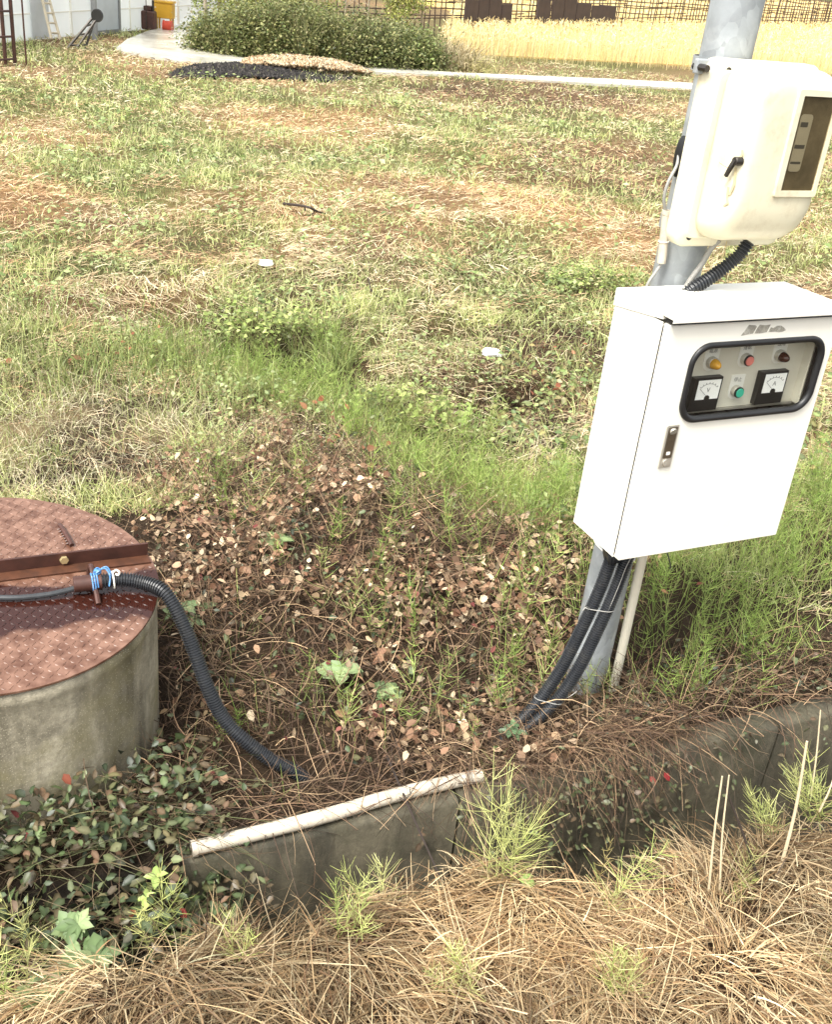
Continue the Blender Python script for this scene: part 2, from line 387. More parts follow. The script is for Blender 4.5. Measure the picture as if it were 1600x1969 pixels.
def glass_mat(name, tint, rough=0.03, mixf=0.12):
    m, N, L, B = new_mat(name)
    t = N.new('ShaderNodeBsdfTransparent'); t.inputs[0].default_value = (*tint, 1)
    g = N.new('ShaderNodeBsdfGlossy'); g.inputs['Roughness'].default_value = rough
    lw = N.new('ShaderNodeLayerWeight'); lw.inputs[0].default_value = 0.5
    pw_ = N.new('ShaderNodeMath'); pw_.operation = 'POWER'; L.new(lw.outputs['Facing'], pw_.inputs[0]); pw_.inputs[1].default_value = 4.0
    ma = N.new('ShaderNodeMath'); ma.operation = 'MULTIPLY_ADD'; L.new(pw_.outputs[0], ma.inputs[0]); ma.inputs[1].default_value = 0.6; ma.inputs[2].default_value = 0.03
    mx = N.new('ShaderNodeMixShader'); L.new(ma.outputs[0], mx.inputs[0]); L.new(t.outputs[0], mx.inputs[1]); L.new(g.outputs[0], mx.inputs[2])
    L.new(mx.outputs[0], N['Material Output'].inputs[0]); return m
M_GLASS = glass_mat('clear_pane', (0.97, 0.975, 0.96))
M_SMOKE = glass_mat('smoky_pane', (0.88, 0.86, 0.8), 0.06)

def ground_mat():
    m, N, L, B = new_mat('ground_soil')
    a = N.new('ShaderNodeVertexColor'); a.layer_name = 'col'
    tc = N.new('ShaderNodeTexCoord')
    n = N.new('ShaderNodeTexNoise'); n.inputs['Scale'].default_value = 14; n.inputs['Detail'].default_value = 9; n.inputs['Roughness'].default_value = 0.75; L.new(tc.outputs['Object'], n.inputs['Vector'])
    r = N.new('ShaderNodeValToRGB'); r.color_ramp.elements[0].position = 0.3; r.color_ramp.elements[1].position = 0.72
    r.color_ramp.elements[0].color = (0.45, 0.42, 0.38, 1); r.color_ramp.elements[1].color = (1.3, 1.3, 1.3, 1); L.new(n.outputs['Fac'], r.inputs[0])
    mx = N.new('ShaderNodeMix'); mx.data_type = 'RGBA'; mx.blend_type = 'MULTIPLY'; mx.inputs[0].default_value = 1; L.new(a.outputs[0], mx.inputs[6]); L.new(r.outputs[0], mx.inputs[7])
    L.new(mx.outputs[2], B.inputs['Base Color']); B.inputs['Roughness'].default_value = 0.9; B.inputs['Specular IOR Level'].default_value = 0.2
    bp = N.new('ShaderNodeBump'); bp.inputs['Strength'].default_value = 0.8; bp.inputs['Distance'].default_value = 0.03; L.new(n.outputs['Fac'], bp.inputs['Height']); L.new(bp.outputs[0], B.inputs['Normal'])
    return m
M_GROUND = ground_mat()

# ------------------------------------------------------------------ planting zones (ellipses on the ground, given by where they lie in the picture)
def blobs(x, y, B, soft=0.35, nz=0.25, s=50):
    """0..1 mask: union of ellipses (cx, cy, rx, ry, weight[, tilt]) with an uneven rim"""
    px, py = project(np.c_[x, y, np.zeros_like(x)])
    n = (fbm(np.asarray(x) * 2.2, np.asarray(y) * 2.2, s, 3) - 0.5) * 2 * nz
    m = np.zeros(np.shape(x))
    for b in B:
        cx, cy, rx, ry, w = b[:5]; a = rad(b[5]) if len(b) > 5 else 0
        dx, dy = px - cx, py - cy; ex = dx * math.cos(a) + dy * math.sin(a); ey = -dx * math.sin(a) + dy * math.cos(a)
        d = np.hypot(ex / rx, ey / ry) + n
        m = np.maximum(m, w * sstep(1 + soft, 1 - soft, d))
    return m

Z_LITTER = [(520, 1180, 240, 260, 1), (640, 960, 190, 130, 1, 25), (820, 1180, 300, 240, 1), (980, 1330, 180, 180, 1), (560, 1440, 260, 120, 1), (420, 990, 120, 110, .8)]
Z_IVY = [(150, 1700, 330, 150, 1), (330, 1560, 90, 80, .5), (-200, 1680, 300, 170, 1), (400, 1690, 90, 70, .7)]
Z_TWIG = [(1150, 1420, 240, 70, 1, -10), (1400, 1350, 330, 80, 1, -10), (1180, 1540, 170, 90, 1), (900, 1380, 150, 80, .7)]
Z_HORSE = [(640, 1440, 250, 90, .30), (900, 1120, 240, 150, .26), (600, 1050, 180, 160, .05), (1020, 1260, 110, 150, .30), (1250, 1350, 200, 60, .35), (1150, 1330, 60, 60, .4), (560, 750, 110, 60, 1, 20), (880, 930, 190, 75, 1, 28), (740, 850, 90, 60, .9, 30), (1030, 1000, 80, 90, 1), (380, 690, 120, 45, .3), (650, 690, 40, 60, .5), (1330, 1120, 240, 80, 1), (1560, 1060, 120, 110, 1), (1400, 1250, 200, 60, .8), (940, 1110, 40, 90, .5), (600, 1480, 60, 60, .25), (880, 850, 60, 50, .5), (1750, 1150, 160, 130, .9)]
Z_PALE = [(120, 850, 260, 110, 1), (300, 830, 120, 80, .7), (30, 930, 260, 40, 1), (-300, 880, 300, 160, 1)]
Z_ORANGE = [(640, 850, 60, 50, 1, 30), (700, 920, 110, 50, 1, 30), (150, 690, 170, 30, .5), (1080, 760, 80, 60, .6), (1260, 1190, 60, 30, .7)]
Z_BROWN = [(1050, 720, 160, 110, 1), (560, 640, 110, 70, .6), (930, 780, 130, 90, .7), (620, 690, 90, 40, .8), (1150, 330, 190, 60, .6), (1050, 190, 200, 30, .7), (880, 170, 110, 16, .8)]
Z_DRYM = [(300, 590, 260, 45, 1), (870, 700, 120, 60, .7, 40), (480, 450, 160, 60, .8, 20), (60, 390, 120, 40, 1), (650, 250, 130, 40, .9), (240, 560, 200, 30, .8), (1050, 430, 160, 40, .9, 20), (700, 250, 70, 20, 1), (1020, 350, 140, 60, .6), (500, 230, 120, 26, .8), (90, 260, 110, 40, .9), (560, 400, 160, 40, .8), (1190, 470, 60, 70, .9), (1580, 900, 60, 110, .8), (1560, 420, 50, 60, .7)]
Z_GREENM = [(130, 310, 110, 22, 1), (400, 460, 150, 40, .9), (200, 330, 90, 26, 1), (130, 510, 110, 26, .9), (480, 600, 90, 50, 1), (1000, 540, 200, 60, .9), (960, 480, 120, 40, .7), (420, 290, 90, 22, .8), (1090, 620, 140, 60, .8), (700, 790, 120, 70, .8), (1450, 520, 100, 60, .8), (600, 530, 150, 20, .7), (40, 470, 60, 20, .8)]

def ground_color(x, y):
    u, v = to_uv(x, y); n = len(x)
    c = np.tile(lin((120, 102, 72)), (n, 1))
    px, py = project(np.c_[x, y, np.zeros(n)])
    def put(w, col):
        nonlocal c
        w = np.clip(w, 0, 1)[:, None]; c = c * (1 - w) + w * lin(col)
    big = fbm(x * 0.5, y * 0.7, 31, 4)
    put(sstep(0.45, 0.6, big), (92, 94, 54)); put(sstep(0.46, 0.34, big), (140, 114, 82))
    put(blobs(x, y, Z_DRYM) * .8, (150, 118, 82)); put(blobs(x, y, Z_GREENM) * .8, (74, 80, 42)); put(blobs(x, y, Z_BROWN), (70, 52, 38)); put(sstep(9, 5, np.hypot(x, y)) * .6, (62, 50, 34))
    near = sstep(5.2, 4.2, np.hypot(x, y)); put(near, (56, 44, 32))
    put(blobs(x, y, Z_PALE) * sstep(.3, .6, fbm(x * 3, y * 3, 49, 3)), (132, 116, 86)); put(0.7 * np.exp(-(dip_dist(x, y) / 0.25) ** 2), (48, 40, 28)); put(holes(x, y), (26, 20, 15))  # hollows also coloured near black, their shade painted into the soil
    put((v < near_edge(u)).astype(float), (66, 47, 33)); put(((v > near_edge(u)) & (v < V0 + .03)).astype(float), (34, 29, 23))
    return c

# ------------------------------------------------------------------ ground sheet
us = np.unique(np.concatenate([np.linspace(-2.2, 5.5, 150), -2.2 - np.geomspace(0.05, 300, 50), 5.5 + np.geomspace(0.05, 300, 50)]))
vs = np.unique(np.concatenate([np.linspace(-3, 0.6, 16), np.linspace(0.6, 1.30, 30), np.linspace(1.31, 1.50, 28), np.array([1.6, V0 + 0.018, V0 + 0.022]), np.linspace(1.80, 6, 90), 6 + np.geomspace(0.05, 500, 80)]))
U, Vv = np.meshgrid(us, vs); X, Y = to_xy(U.ravel(), Vv.ravel()); Z = ground_z(X, Y)
nu, nv = len(us), len(vs)
idx = np.arange(nu * nv).reshape(nv, nu)
Q = np.stack([idx[:-1, :-1], idx[:-1, 1:], idx[1:, 1:], idx[1:, :-1]], -1).reshape(-1, 4)
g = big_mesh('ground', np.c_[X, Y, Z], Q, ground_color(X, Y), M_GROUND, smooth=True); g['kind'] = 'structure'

# concrete path
road_lo = [(222, 98), (235, 104), (280, 113), (350, 123), (450, 131), (560, 138), (700, 143), (860, 149), (950, 154), (1150, 165), (1340, 176), (1600, 193), (1950, 217)]
road_hi = [(1950, 203), (1600, 180), (1340, 164), (1150, 155), (950, 147), (860, 143), (700, 133), (560, 124), (475, 113), (400, 102), (370, 85), (380, 60), (400, 42), (345, 50), (285, 64), (245, 80)]
rp = [gp(x, y) for x, y in road_lo + road_hi]
ctr = [tuple(p[:2]) for p in rp]
mb = MB(); mb.loft([[(x, y, -0.10) for x, y in ctr], [(x, y, 0.035) for x, y in ctr]])
M_ROAD = mat('wet_concrete_path', (196, 192, 180), 0.22, var=0.18, scale=1.1, dirt=(150, 144, 130), dirt_amt=0.5, dirt_scale=0.7, rvar=0.15)
road = mb.build('path', M_ROAD); road['kind'] = 'structure'

# ------------------------------------------------------------------ drain
dr = empty('drainage_channel'); dr.rotation_euler.z = math.atan2(EU[1], EU[0])
tag(dr, 'mossy concrete drainage channel between the straw bank and the well', 'drain')
def rough_bar(u0, u1, v0, v1, z0, z1, n, amp, seed):
    """concrete wall length with chipped, uneven arrises"""
    loops = []
    for i in range(n + 1):
        u = u0 + (u1 - u0) * i / n; r = random.Random(seed + i)
        a = lambda: r.uniform(-amp, amp)
        c = 0.007 + abs(a())
        loops.append([(u, v0, z0), (u, v1, z0), (u, v1 + a() * .3, z1 - c), (u, v1 - c, z1 + a() * .4), (u, v0 + c, z1 + a() * .4), (u, v0 + a() * .3, z1 - c)])
    return MB().loft(loops)
joints = [0.33, 1.02, 2.03, 3.04, 4.05, 5.06, 6.1]
for a, b in zip(joints[:-1], joints[1:]):
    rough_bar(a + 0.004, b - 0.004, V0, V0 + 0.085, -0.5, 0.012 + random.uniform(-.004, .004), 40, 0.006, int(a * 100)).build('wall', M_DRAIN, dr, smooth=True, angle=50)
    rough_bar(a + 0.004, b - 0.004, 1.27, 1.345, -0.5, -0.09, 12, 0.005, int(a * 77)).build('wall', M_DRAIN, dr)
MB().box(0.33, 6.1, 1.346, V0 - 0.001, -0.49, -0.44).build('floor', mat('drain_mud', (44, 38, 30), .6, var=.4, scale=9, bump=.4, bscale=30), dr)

# ------------------------------------------------------------------ well and its steel cover
WX0, WY0, WR, WH = -0.9995, 2.0677, 0.3962, 0.4287
well = empty('concrete_well', (WX0, WY0, 0)); tag(well, 'round weathered concrete well ring with a red steel cover', 'well')
TX, TY = -0.0674, 0.0354
def lidz(x, y): return WH + TX * x + TY * y
n = 96; loops = []
prof = [(WR - 0.09, 0.0), (WR - 0.09, -0.006), (WR - 0.012, -0.006), (WR - 0.003, -0.010), (WR, -0.018), (WR, -0.036), (WR - 0.003, -0.042), (WR - 0.002, -0.10), (WR - .003, -0.3), (WR - 0.003, None)]
for r, dz in prof:
    lp = []
    for i in range(n):
        a = 2 * math.pi * i / n; x, y = r * math.cos(a), r * math.sin(a)
        lp.append((x, y, -0.3 if dz is None else lidz(x, y) + dz - 0.0035))
    loops.append(lp)
MB().loft(loops, True, True).build('wall', M_CONC, well, smooth=True, angle=40)

lid = empty('well_cover', (WX0, WY0, WH)); tag(lid, 'red-brown steel checker-plate well cover in two halves with rain puddles', 'cover')
lid.rotation_euler = (math.atan(TY), -math.atan(TX), 0)
BA = math.atan2(0.175, 0.306); bd = np.array([math.cos(BA), math.sin(BA)]); bn = np.array([-bd[1], bd[0]])
b0 = np.array([0.014, 0.049]) @ bn                 # offset of the angle bar's upright from the centre
LR = WR + 0.004
def seg_poly(side, off):
    """part of the disc beyond (side=1) or before (side=-1) the line n.p = off"""
    a0 = math.acos(max(-1, min(1, off / LR)))
    c = math.atan2(bn[1], bn[0])
    A = np.linspace(c - a0, c + a0, 60) if side > 0 else np.linspace(c + a0, c - a0 + 2 * math.pi, 60)
    return [(LR * math.cos(t), LR * math.sin(t)) for t in A]
for nm, sd_, off in (('rear_plate', 1, b0 + 0.004), ('front_plate', -1, b0 - 0.003)):
    P = seg_poly(sd_, off)
    plate = MB().loft([[(x, y, -0.004) for x, y in P], [(x, y, 0.002) for x, y in P]]).build(nm, M_LID, lid, bevel=0.0008)
    V = []; F = []; s = 0.0168
    for i in range(-26, 27):
        for j in range(-26, 27):
            p = bd * (i + 0.5 * 0) * s + bn * j * s
            q = p @ bn - off
            if np.hypot(*p) > LR - 0.012 or q * sd_ < (0.012 if sd_ > 0 else 0.042): continue
            ang = BA + (rad(48) if (i + j) % 2 else rad(-48)); d = np.array([math.cos(ang), math.sin(ang)]); e = np.array([-d[1], d[0]])
            b = len(V); l, w = 0.0090, 0.0022
            for a, c_, z in ((-1, 0, .0018), (0, -1, .0018), (1, 0, .0018), (0, 1, .0018), (-.6, 0, .0036), (.6, 0, .0036)):
                r_ = p + d * a * l + e * c_ * w; V.append((r_[0], r_[1], z))
            F += [(b, b + 1, b + 4), (b + 1, b + 5, b + 4), (b + 1, b + 2, b + 5), (b + 2, b + 3, b + 5), (b + 3, b + 4, b + 5), (b + 3, b, b + 4)]
    tr = mesh_obj('tread_pattern', V, F, M_LID, plate); tr['kind'] = 'stuff'
def on_line(off, t): p = bd * t + bn * off; return p
def half_len(off): return math.sqrt(max(LR * LR - off * off, 0)) - 0.006
def bar(off0, off1, z0, z1, m, nm):
    l0, l1 = half_len(off0), half_len(off1); P = [on_line(off0, -l0), on_line(off0, l0), on_line(off1, l1), on_line(off1, -l1)]
    return MB().loft([[(*p, z0) for p in P], [(*p, z1) for p in P]]).build(nm, m, lid, bevel=0.0008)
bar(b0 - 0.003, b0 + 0.003, 0.0025, 0.042, M_RUST, 'angle_upright')
bar(b0 - 0.036, b0 - 0.0035, 0.0025, 0.0075, M_RUSTB, 'angle_flange')
bc = bn * (b0 - 0.003) + bd * 0.185
hexa = [(bc[0] + bd[0] * 0.011 * math.cos(a), bc[1] + bd[1] * 0.011 * math.cos(a), 0.024 + 0.011 * math.sin(a)) for a in np.linspace(0, 2 * math.pi, 7)[:-1]]
MB().loft([hexa, [(p[0] - bn[0] * 0.008, p[1] - bn[1] * 0.008, p[2]) for p in hexa]]).build('bolt', M_BRASS, lid, bevel=0.0008)
# folded lifting rod on the rear plate with a toothed edge
h0, h1 = np.array([0.075, 0.288]), np.array([0.134, 0.208]); hd = (h1 - h0) / np.linalg.norm(h1 - h0)
mb = MB().tube([(*h0, 0.008), (*(h0 + hd * .02), 0.012), (*(h1 - hd * .02), 0.012), (*h1, 0.008)], 0.0062, 10)
for k in range(7):
    p = h0 + hd * (0.012 + 0.012 * k); e = np.array([-hd[1], hd[0]]) * -1
    mb.tube([(*(p), 0.007), (*(p + e * random.uniform(.008, .014)), 0.004)], [0.004, 0.0015], 6)
mb.build('lifting_rod', M_RUST, lid, smooth=True)
# bent steel loop that holds the conduit
mb = MB(); c0, c1 = np.array([0.214, 0.098]), np.array([0.272, -0.008])
P, _ = spline([(*c0, 0.004), (*(c0 * .97 + c1 * .03), 0.030), (*(c0 * .72 + c1 * .28), 0.050), (*(c0 * .3 + c1 * .7), 0.022), (*c1, 0.004)], 24)
mb.tube(P, 0.0065, 8); mb.build('cable_loop', M_RUST, lid, smooth=True)

lz = lambda x, y: lidz(x - WX0, y - WY0)
# thin cable coming over the cover and the ribbed conduit it enters
P, _ = spline([(-1.28, 2.02, lz(-1.28, 2.02) + .03), (-1.10, 1.995, lz(-1.1, 1.995) + .014), (-0.945, 2.012, lz(-.945, 2.012) + .012), (-0.85, 2.048, lz(-.85, 2.048) + .014), (-0.78, 2.09, lz(-.78, 2.09) + .022), (-0.735, 2.112, lz(-.735, 2.112) + .028)], 60)
tag(MB().tube(P, 0.0068, 10).build('power_cable', M_BLKC, smooth=True), 'thin wet black cable lying across the well cover', 'cable')
wc = [(-0.768, 2.098, lz(-.768, 2.098) + .030), (-0.70, 2.128, lz(-.7, 2.128) + .034), (-0.64, 2.137, lz(-.64, 2.137) + .030), (-0.585, 2.122, .425), (-0.541, 2.098, .372), (-0.503, 2.073, .30), (-0.462, 2.042, .215), (-0.418, 2.022, .142), (-0.362, 2.004, .096), (-0.293, 1.997, .048), (-0.222, 1.998, .010), (-0.17, 2.0, -.05)]
wcd = empty('ribbed_conduit', (-0.22, 1.998, 0)); tag(wcd, 'black ribbed conduit curving from the well cover down into the leaves', 'conduit')
o = corrugated([Vector(p) - Vector(wcd.location) for p in wc], 0.0185).build('sleeve', M_CONDUIT, wcd, smooth=True, angle=25)
e0, e1 = Vector(wc[0]), Vector(wc[1]); dd_ = (e1 - e0).normalized()
MB().tube([e0 - dd_ * .030 - Vector(wcd.location), e0 + dd_ * .035 - Vector(wcd.location)], 0.0195, 18).build('end_sleeve', M_RUST, wcd, smooth=True, bevel=0.001)
# rope and wire ties
def wrap(center, axis, r, turns, rr, spread, nm, m):
    t = axis.normalized(); a = t.orthogonal().normalized(); b = t.cross(a); pts = []
    k = int(turns * 20)
    for i in range(k + 1):
        w = 2 * math.pi * turns * i / k; pts.append(center + (a * math.cos(w) + b * math.sin(w)) * (r + 0.001 * math.sin(3 * w)) + t * spread * (i / k - 0.5))
    return pts
rc = e0.lerp(e1, 0.25); mb = MB()
mb.tube(wrap(rc, dd_, 0.0208, 2.4, 0.0026, 0.014, '', None), 0.0020, 7)
kn = rc + Vector((0.004, 0.012, 0.024))
for k in range(5):
    ax = Vector((random.uniform(-1, 1), random.uniform(-1, 1), random.uniform(-1, 1))).normalized(); q = ax.orthogonal().normalized(); q2 = ax.cross(q)
    mb.tube([kn + (q * math.cos(w) + q2 * math.sin(w)) * 0.0075 + ax * 0.003 * math.sin(2 * w) for w in np.linspace(0, 6.3, 18)], 0.0020, 7)
for s_ in (0.0, 0.008):
    P, _ = spline([kn, kn + Vector((.018, .004 + s_, .008)), kn + Vector((.032, -.006 + s_, -.006)), kn + Vector((.034, -.02 + s_, -.026))], 16); mb.tube(P, 0.0019, 7)
tag(mb.build('rope_tie', M_ROPE, smooth=True), 'blue rope knotted round the conduit end on the well cover', 'rope')
rc2 = e0.lerp(e1, 0.85); mb = MB(); mb.tube(wrap(rc2, dd_, 0.0205, 1.1, .002, 0.004, '', None), 0.0021, 7)
P, _ = spline([rc2 + Vector((0, .004, .02)), rc2 + Vector((.006, .002, .028)), rc2 + Vector((.015, -.002, .026)), rc2 + Vector((.013, -.004, .018)), rc2 + Vector((.006, -.004, .021))], 20); mb.tube(P, 0.0026, 7)
tag(mb.build('wire_tie', M_WIRE, smooth=True), 'white wire twisted round the conduit next to the blue rope', 'wire')

# ------------------------------------------------------------------ pole
YAW = 0.4748
PCX, PCY = 0.559, 2.557
pole = empty('steel_pole', (PCX, PCY, 0), (0, 0, YAW)); tag(pole, 'galvanised steel pole standing by the drain carrying two boxes', 'pole')
lean = 0.0035 / 1.0
mbp = MB(); loops = []
for z in (-0.4, 0.0, 0.6, 1.2, 1.8, 2.6):
    cx, cy = lean * z * 2 * math.cos(-YAW), lean * z * 2 * math.sin(-YAW)
    loops.append([(cx + 0.0575 * math.cos(a), cy + 0.0575 * math.sin(a), z) for a in np.linspace(0, 2 * math.pi, 49)[:-1]])
mbp.loft(loops); mbp.build('shaft', M_GALV, pole, smooth=True)
def band(z, r, h, nm, m, tilt=0.0):
    lo = []
    for rr, zz in ((r - .002, -h / 2), (r, -h / 2), (r, h / 2), (r - .002, h / 2)):
        lo.append([(rr * math.cos(a) + .004, rr * math.sin(a), z + zz + tilt * math.cos(a)) for a in np.linspace(0, 2 * math.pi, 49)[:-1]])
    return MB().loft(lo, closed=True).build(nm, m, pole, smooth=True)
band(1.693, 0.0605, 0.03, 'clamp_band', M_GALV); band(1.345, 0.0605, 0.03, 'clamp_band', M_GALV)
MB().box(-.120, -.055, -.080, -.066, 1.679, 1.709).build('clamp_ear', M_GALV, pole, bevel=.003)
MB().cyl((-.112, -.105, 1.693), (-.112, -.06, 1.693), .0075, 8).build('clamp_bolt', M_DKSTEEL, pole)
MB().box(-.02, .20, -.078, -.058, .80, .83).build('box_bracket', M_GALV, pole, bevel=.002)
MB().box(-.02, .20, -.078, -.058, 1.08, 1.11).build('box_bracket', M_GALV, pole, bevel=.002)
MB().cyl((-.062, .0, 1.93), (-.07, 0.0, 1.93), .006, 6).build('bolt', M_STEEL, pole)
def poleloc(p): return Matrix.Translation((PCX, PCY, 0)) @ Matrix.Rotation(YAW, 4, 'Z') @ Vector(p)
# wire round pole and plastic pipe below the control box
pts = [(0.0605 * math.cos(a) + .003, 0.0605 * math.sin(a), 0.445 - 0.02 * math.cos(a + .6)) for a in np.linspace(0, 2 * math.pi, 40)]
w = MB().tube(pts, .0024, 7).build('pole_wire', M_WIRE, smooth=True); w.location = (PCX, PCY, 0); w.rotation_euler.z = YAW
tag(w, 'white wire looped round the steel pole below the control box', 'wire')
pv = empty('plastic_riser', tuple(poleloc((.066, -.052, 0))), (0, 0, YAW)); tag(pv, 'upright off-white plastic pipe strapped against the steel pole', 'pipe')
MB().cyl((0.002, 0, -.06), (-.004, 0, .575), .0135, 18).build('tube', mat('clean_pvc', (222, 215, 196), .4, var=.05, scale=8), pv, smooth=True)

# ------------------------------------------------------------------ control box
BO = (0.4997, 2.2138, 0.599)
cb = empty('control_box', BO, (0, 0, YAW)); tag(cb, 'white steel pump control box with a rubber-framed window on the pole', 'control box')
W_, D_, H_ = 0.5015, 0.2036, 0.60
t = 0.0016
body = MB()
body.box(0, t, .022, D_, 0, H_ - .004); body.box(W_ - t, W_, .022, D_, 0, H_ - .004); body.box(t, W_ - t, D_ - t, D_, 0, H_ - .004)
body.box(t, W_ - t, .022, D_ - t, 0, t); body.box(t, W_ - t, .022, D_ - t, H_ - .012, H_ - .010)
bo = body.build('body', M_WHITE, cb)
MB().prism([(0.003, .003), (W_ - .003, .003), (W_ - .003, H_ - .012), (.003, H_ - .012)], .0185, .0215)
rim_o = roundrect(.004, W_ - .004, .004, H_ - .012, .004, 6); rim_i = roundrect(.03, W_ - .03, .03, H_ - .05, .004, 6)
MB().loft([at_y(rim_o, .0185), at_y(rim_i, .0185), at_y(rim_i, .0215), at_y(rim_o, .0215)], closed=True).build('door_seal', M_SEAM, bo)
# door: folded sheet with a window cut out
wx0, wx1, wz0, wz1 = 0.078, 0.478, 0.357, 0.551
outer = roundrect(0.0015, W_ - .0015, 0.0015, H_ - .0045, .003, 8); inner = roundrect(wx0 + .008, wx1 - .008, wz0 + .008, wz1 - .008, .046, 8)
door = MB().loft([at_y(outer, .018), at_y(outer, .0008), at_y(roundrect(.0025, W_ - .0025, .0025, H_ - .0055, .003, 8), 0), at_y(inner, 0), at_y(inner, .003), at_y(roundrect(.0035, W_ - .0035, .0035, H_ - .0065, .003, 8), .003), at_y(roundrect(.0035, W_ - .0035, .0035, H_ - .0065, .003, 8), .018)], closed=True).build('door', M_WHITE, cb, smooth=True, angle=25)
gk = [(roundrect(wx0 + .006, wx1 - .006, wz0 + .006, wz1 - .006, .048, 10), .005), (roundrect(wx0, wx1, wz0, wz1, .052, 10), .0), (roundrect(wx0, wx1, wz0, wz1, .052, 10), -.004),
      (roundrect(wx0 + .003, wx1 - .003, wz0 + .003, wz1 - .003, .050, 10), -.0075), (roundrect(wx0 + .010, wx1 - .010, wz0 + .010, wz1 - .010, .045, 10), -.0075),
      (roundrect(wx0 + .0145, wx1 - .0145, wz0 + .0145, wz1 - .0145, .042, 10), -.003), (roundrect(wx0 + .0145, wx1 - .0145, wz0 + .0145, wz1 - .0145, .042, 10), .005)]
MB().loft([at_y(a, y) for a, y in gk], closed=True).build('window_gasket', M_RUBBER, door, smooth=True, angle=50)
MB().prism(roundrect(wx0 + .0135, wx1 - .0135, wz0 + .0135, wz1 - .0135, .043, 8), -.0005, .0015).build('window_pane', M_GLASS, door)
hb = MB().prism(roundrect(.056, .0905, .247, .356, .003, 4), -.004, .0).build('handle_plate', M_STEEL, door, bevel=.001)
MB().prism(roundrect(.0605, .086, .272, .352, .003, 4), -.0055, -.0042).build('handle_lever', mat('worn_steel', (136, 128, 114), .3, .85, var=.2, scale=40), door, bevel=.0006)
MB().cyl((.0735, -.004, .342), (.0735, -.0085, .340), .0088, 18).build('release_button', M_STEEL, door, smooth=True)
mb = MB(); mb.cyl((.0735, -.0042, .261), (.0735, -.0075, .261), .0085, 18); mb.box(.0725, .0745, -.0079, -.0074, .2555, .2665); mb.build('lock', M_STEEL, door, smooth=True)
MB().prism(roundrect(.068, .079, .281, .289, .001, 2), -.0062, -.0056).build('maker_tag', M_LABEL, door)
# torn sticker remains
M_TORN = mat('torn_sticker', (150, 146, 134), .6, var=.35, scale=90, dirt=(232, 228, 216), dirt_amt=1.0, dirt_scale=60)
for pl in ([(.208, .562), (.216, .574), (.224, .587), (.244, .585), (.2485, .583), (.246, .575), (.242, .566), (.224, .564)], [(.2465, .566), (.251, .578), (.256, .586), (.274, .584), (.288, .585), (.285, .577), (.2815, .567), (.262, .565)], [(.287, .567), (.291, .578), (.299, .576), (.308, .581), (.320, .581), (.333, .574), (.338, .569), (.330, .566), (.318, .565), (.306, .567)]):
    MB().prism(pl, -.0006, -.0001).build('sticker_scrap', M_TORN, door)
# sloping hood
hood = MB()
lp0 = [(.0, D_ + .004, .575), (.0, D_ + .004, .614), (.0, .0, .621), (.0, -.003, .621)]
prof_side = [(D_ + .004, .575), (D_ + .004, .616), (-.012, .622), (-.014, .620), (-.014, .604), (-.0125, .604), (-.0125, .611), (.024, .611), (.024, .602)]
hood.loft([[(x, y, z) for y, z in prof_side] for x in (-.0025, W_ + .0025)])
ho = hood.build('hood', M_WHITE, cb, bevel=.0025, seg=3)
MB().box(.003, W_ - .003, -.0105, .018, .5995, .6105).build('hood_gap_shade', M_SEAM, cb)  # dark filler strip standing in for the shade under the hood lip
# front corner notch of the hood: folded lip ends short of the corners
# inside: equipment plate with instruments
pn = MB().box(.03, .469, .05, .0515, .363, .585).build('inner_panel', M_PANEL, cb)
MB().box(.469, .4705, .024, .0515, .363, .585).build('panel_return', M_PANEL, pn)
mb = MB()
for k in range(9): mb.box(.05 + .045 * k, .05 + .045 * k + .036, .045, .09, .318 + (k % 3) * .006, .352)
mb.build('wiring_terminals', M_BLACKP, pn)
MB().box(.03, .469, .046, .049, .3565, .3625).build('panel_edge', M_STEEL, pn)
def card(x, z): return roundrect(x - .021, x + .021, z - .022, z + .040, (.020, .001, .001, .020), 5)
def text_mesh(s, x, z, y, size, m, parent, nm):
    cu = bpy.data.curves.new(nm, 'FONT'); cu.body = s; cu.size = size; cu.align_x = 'CENTER'; cu.align_y = 'CENTER'
    tmp = bpy.data.objects.new(nm, cu); COL.objects.link(tmp)
    dg = bpy.context.evaluated_depsgraph_get(); me = bpy.data.meshes.new_from_object(tmp.evaluated_get(dg))
    bpy.data.objects.remove(tmp); bpy.data.curves.remove(cu)
    o = bpy.data.objects.new(nm, me); COL.objects.link(o); me.materials.clear(); me.materials.append(m)
    o.parent = parent; o.location = (x, y, z); o.rotation_euler.x = math.pi / 2
    return o
def dome(x, z, r, y0, y1, n=20):
    lo = []
    for k in range(6):
        a = k / 5 * math.pi / 2 * 0.97; lo.append([(x + r * math.cos(a) * math.cos(q), y0 + (y1 - y0) * math.sin(a), z + r * math.cos(a) * math.sin(q)) for q in np.linspace(0, 2 * math.pi, n + 1)[:-1]])
    return MB().loft(lo)
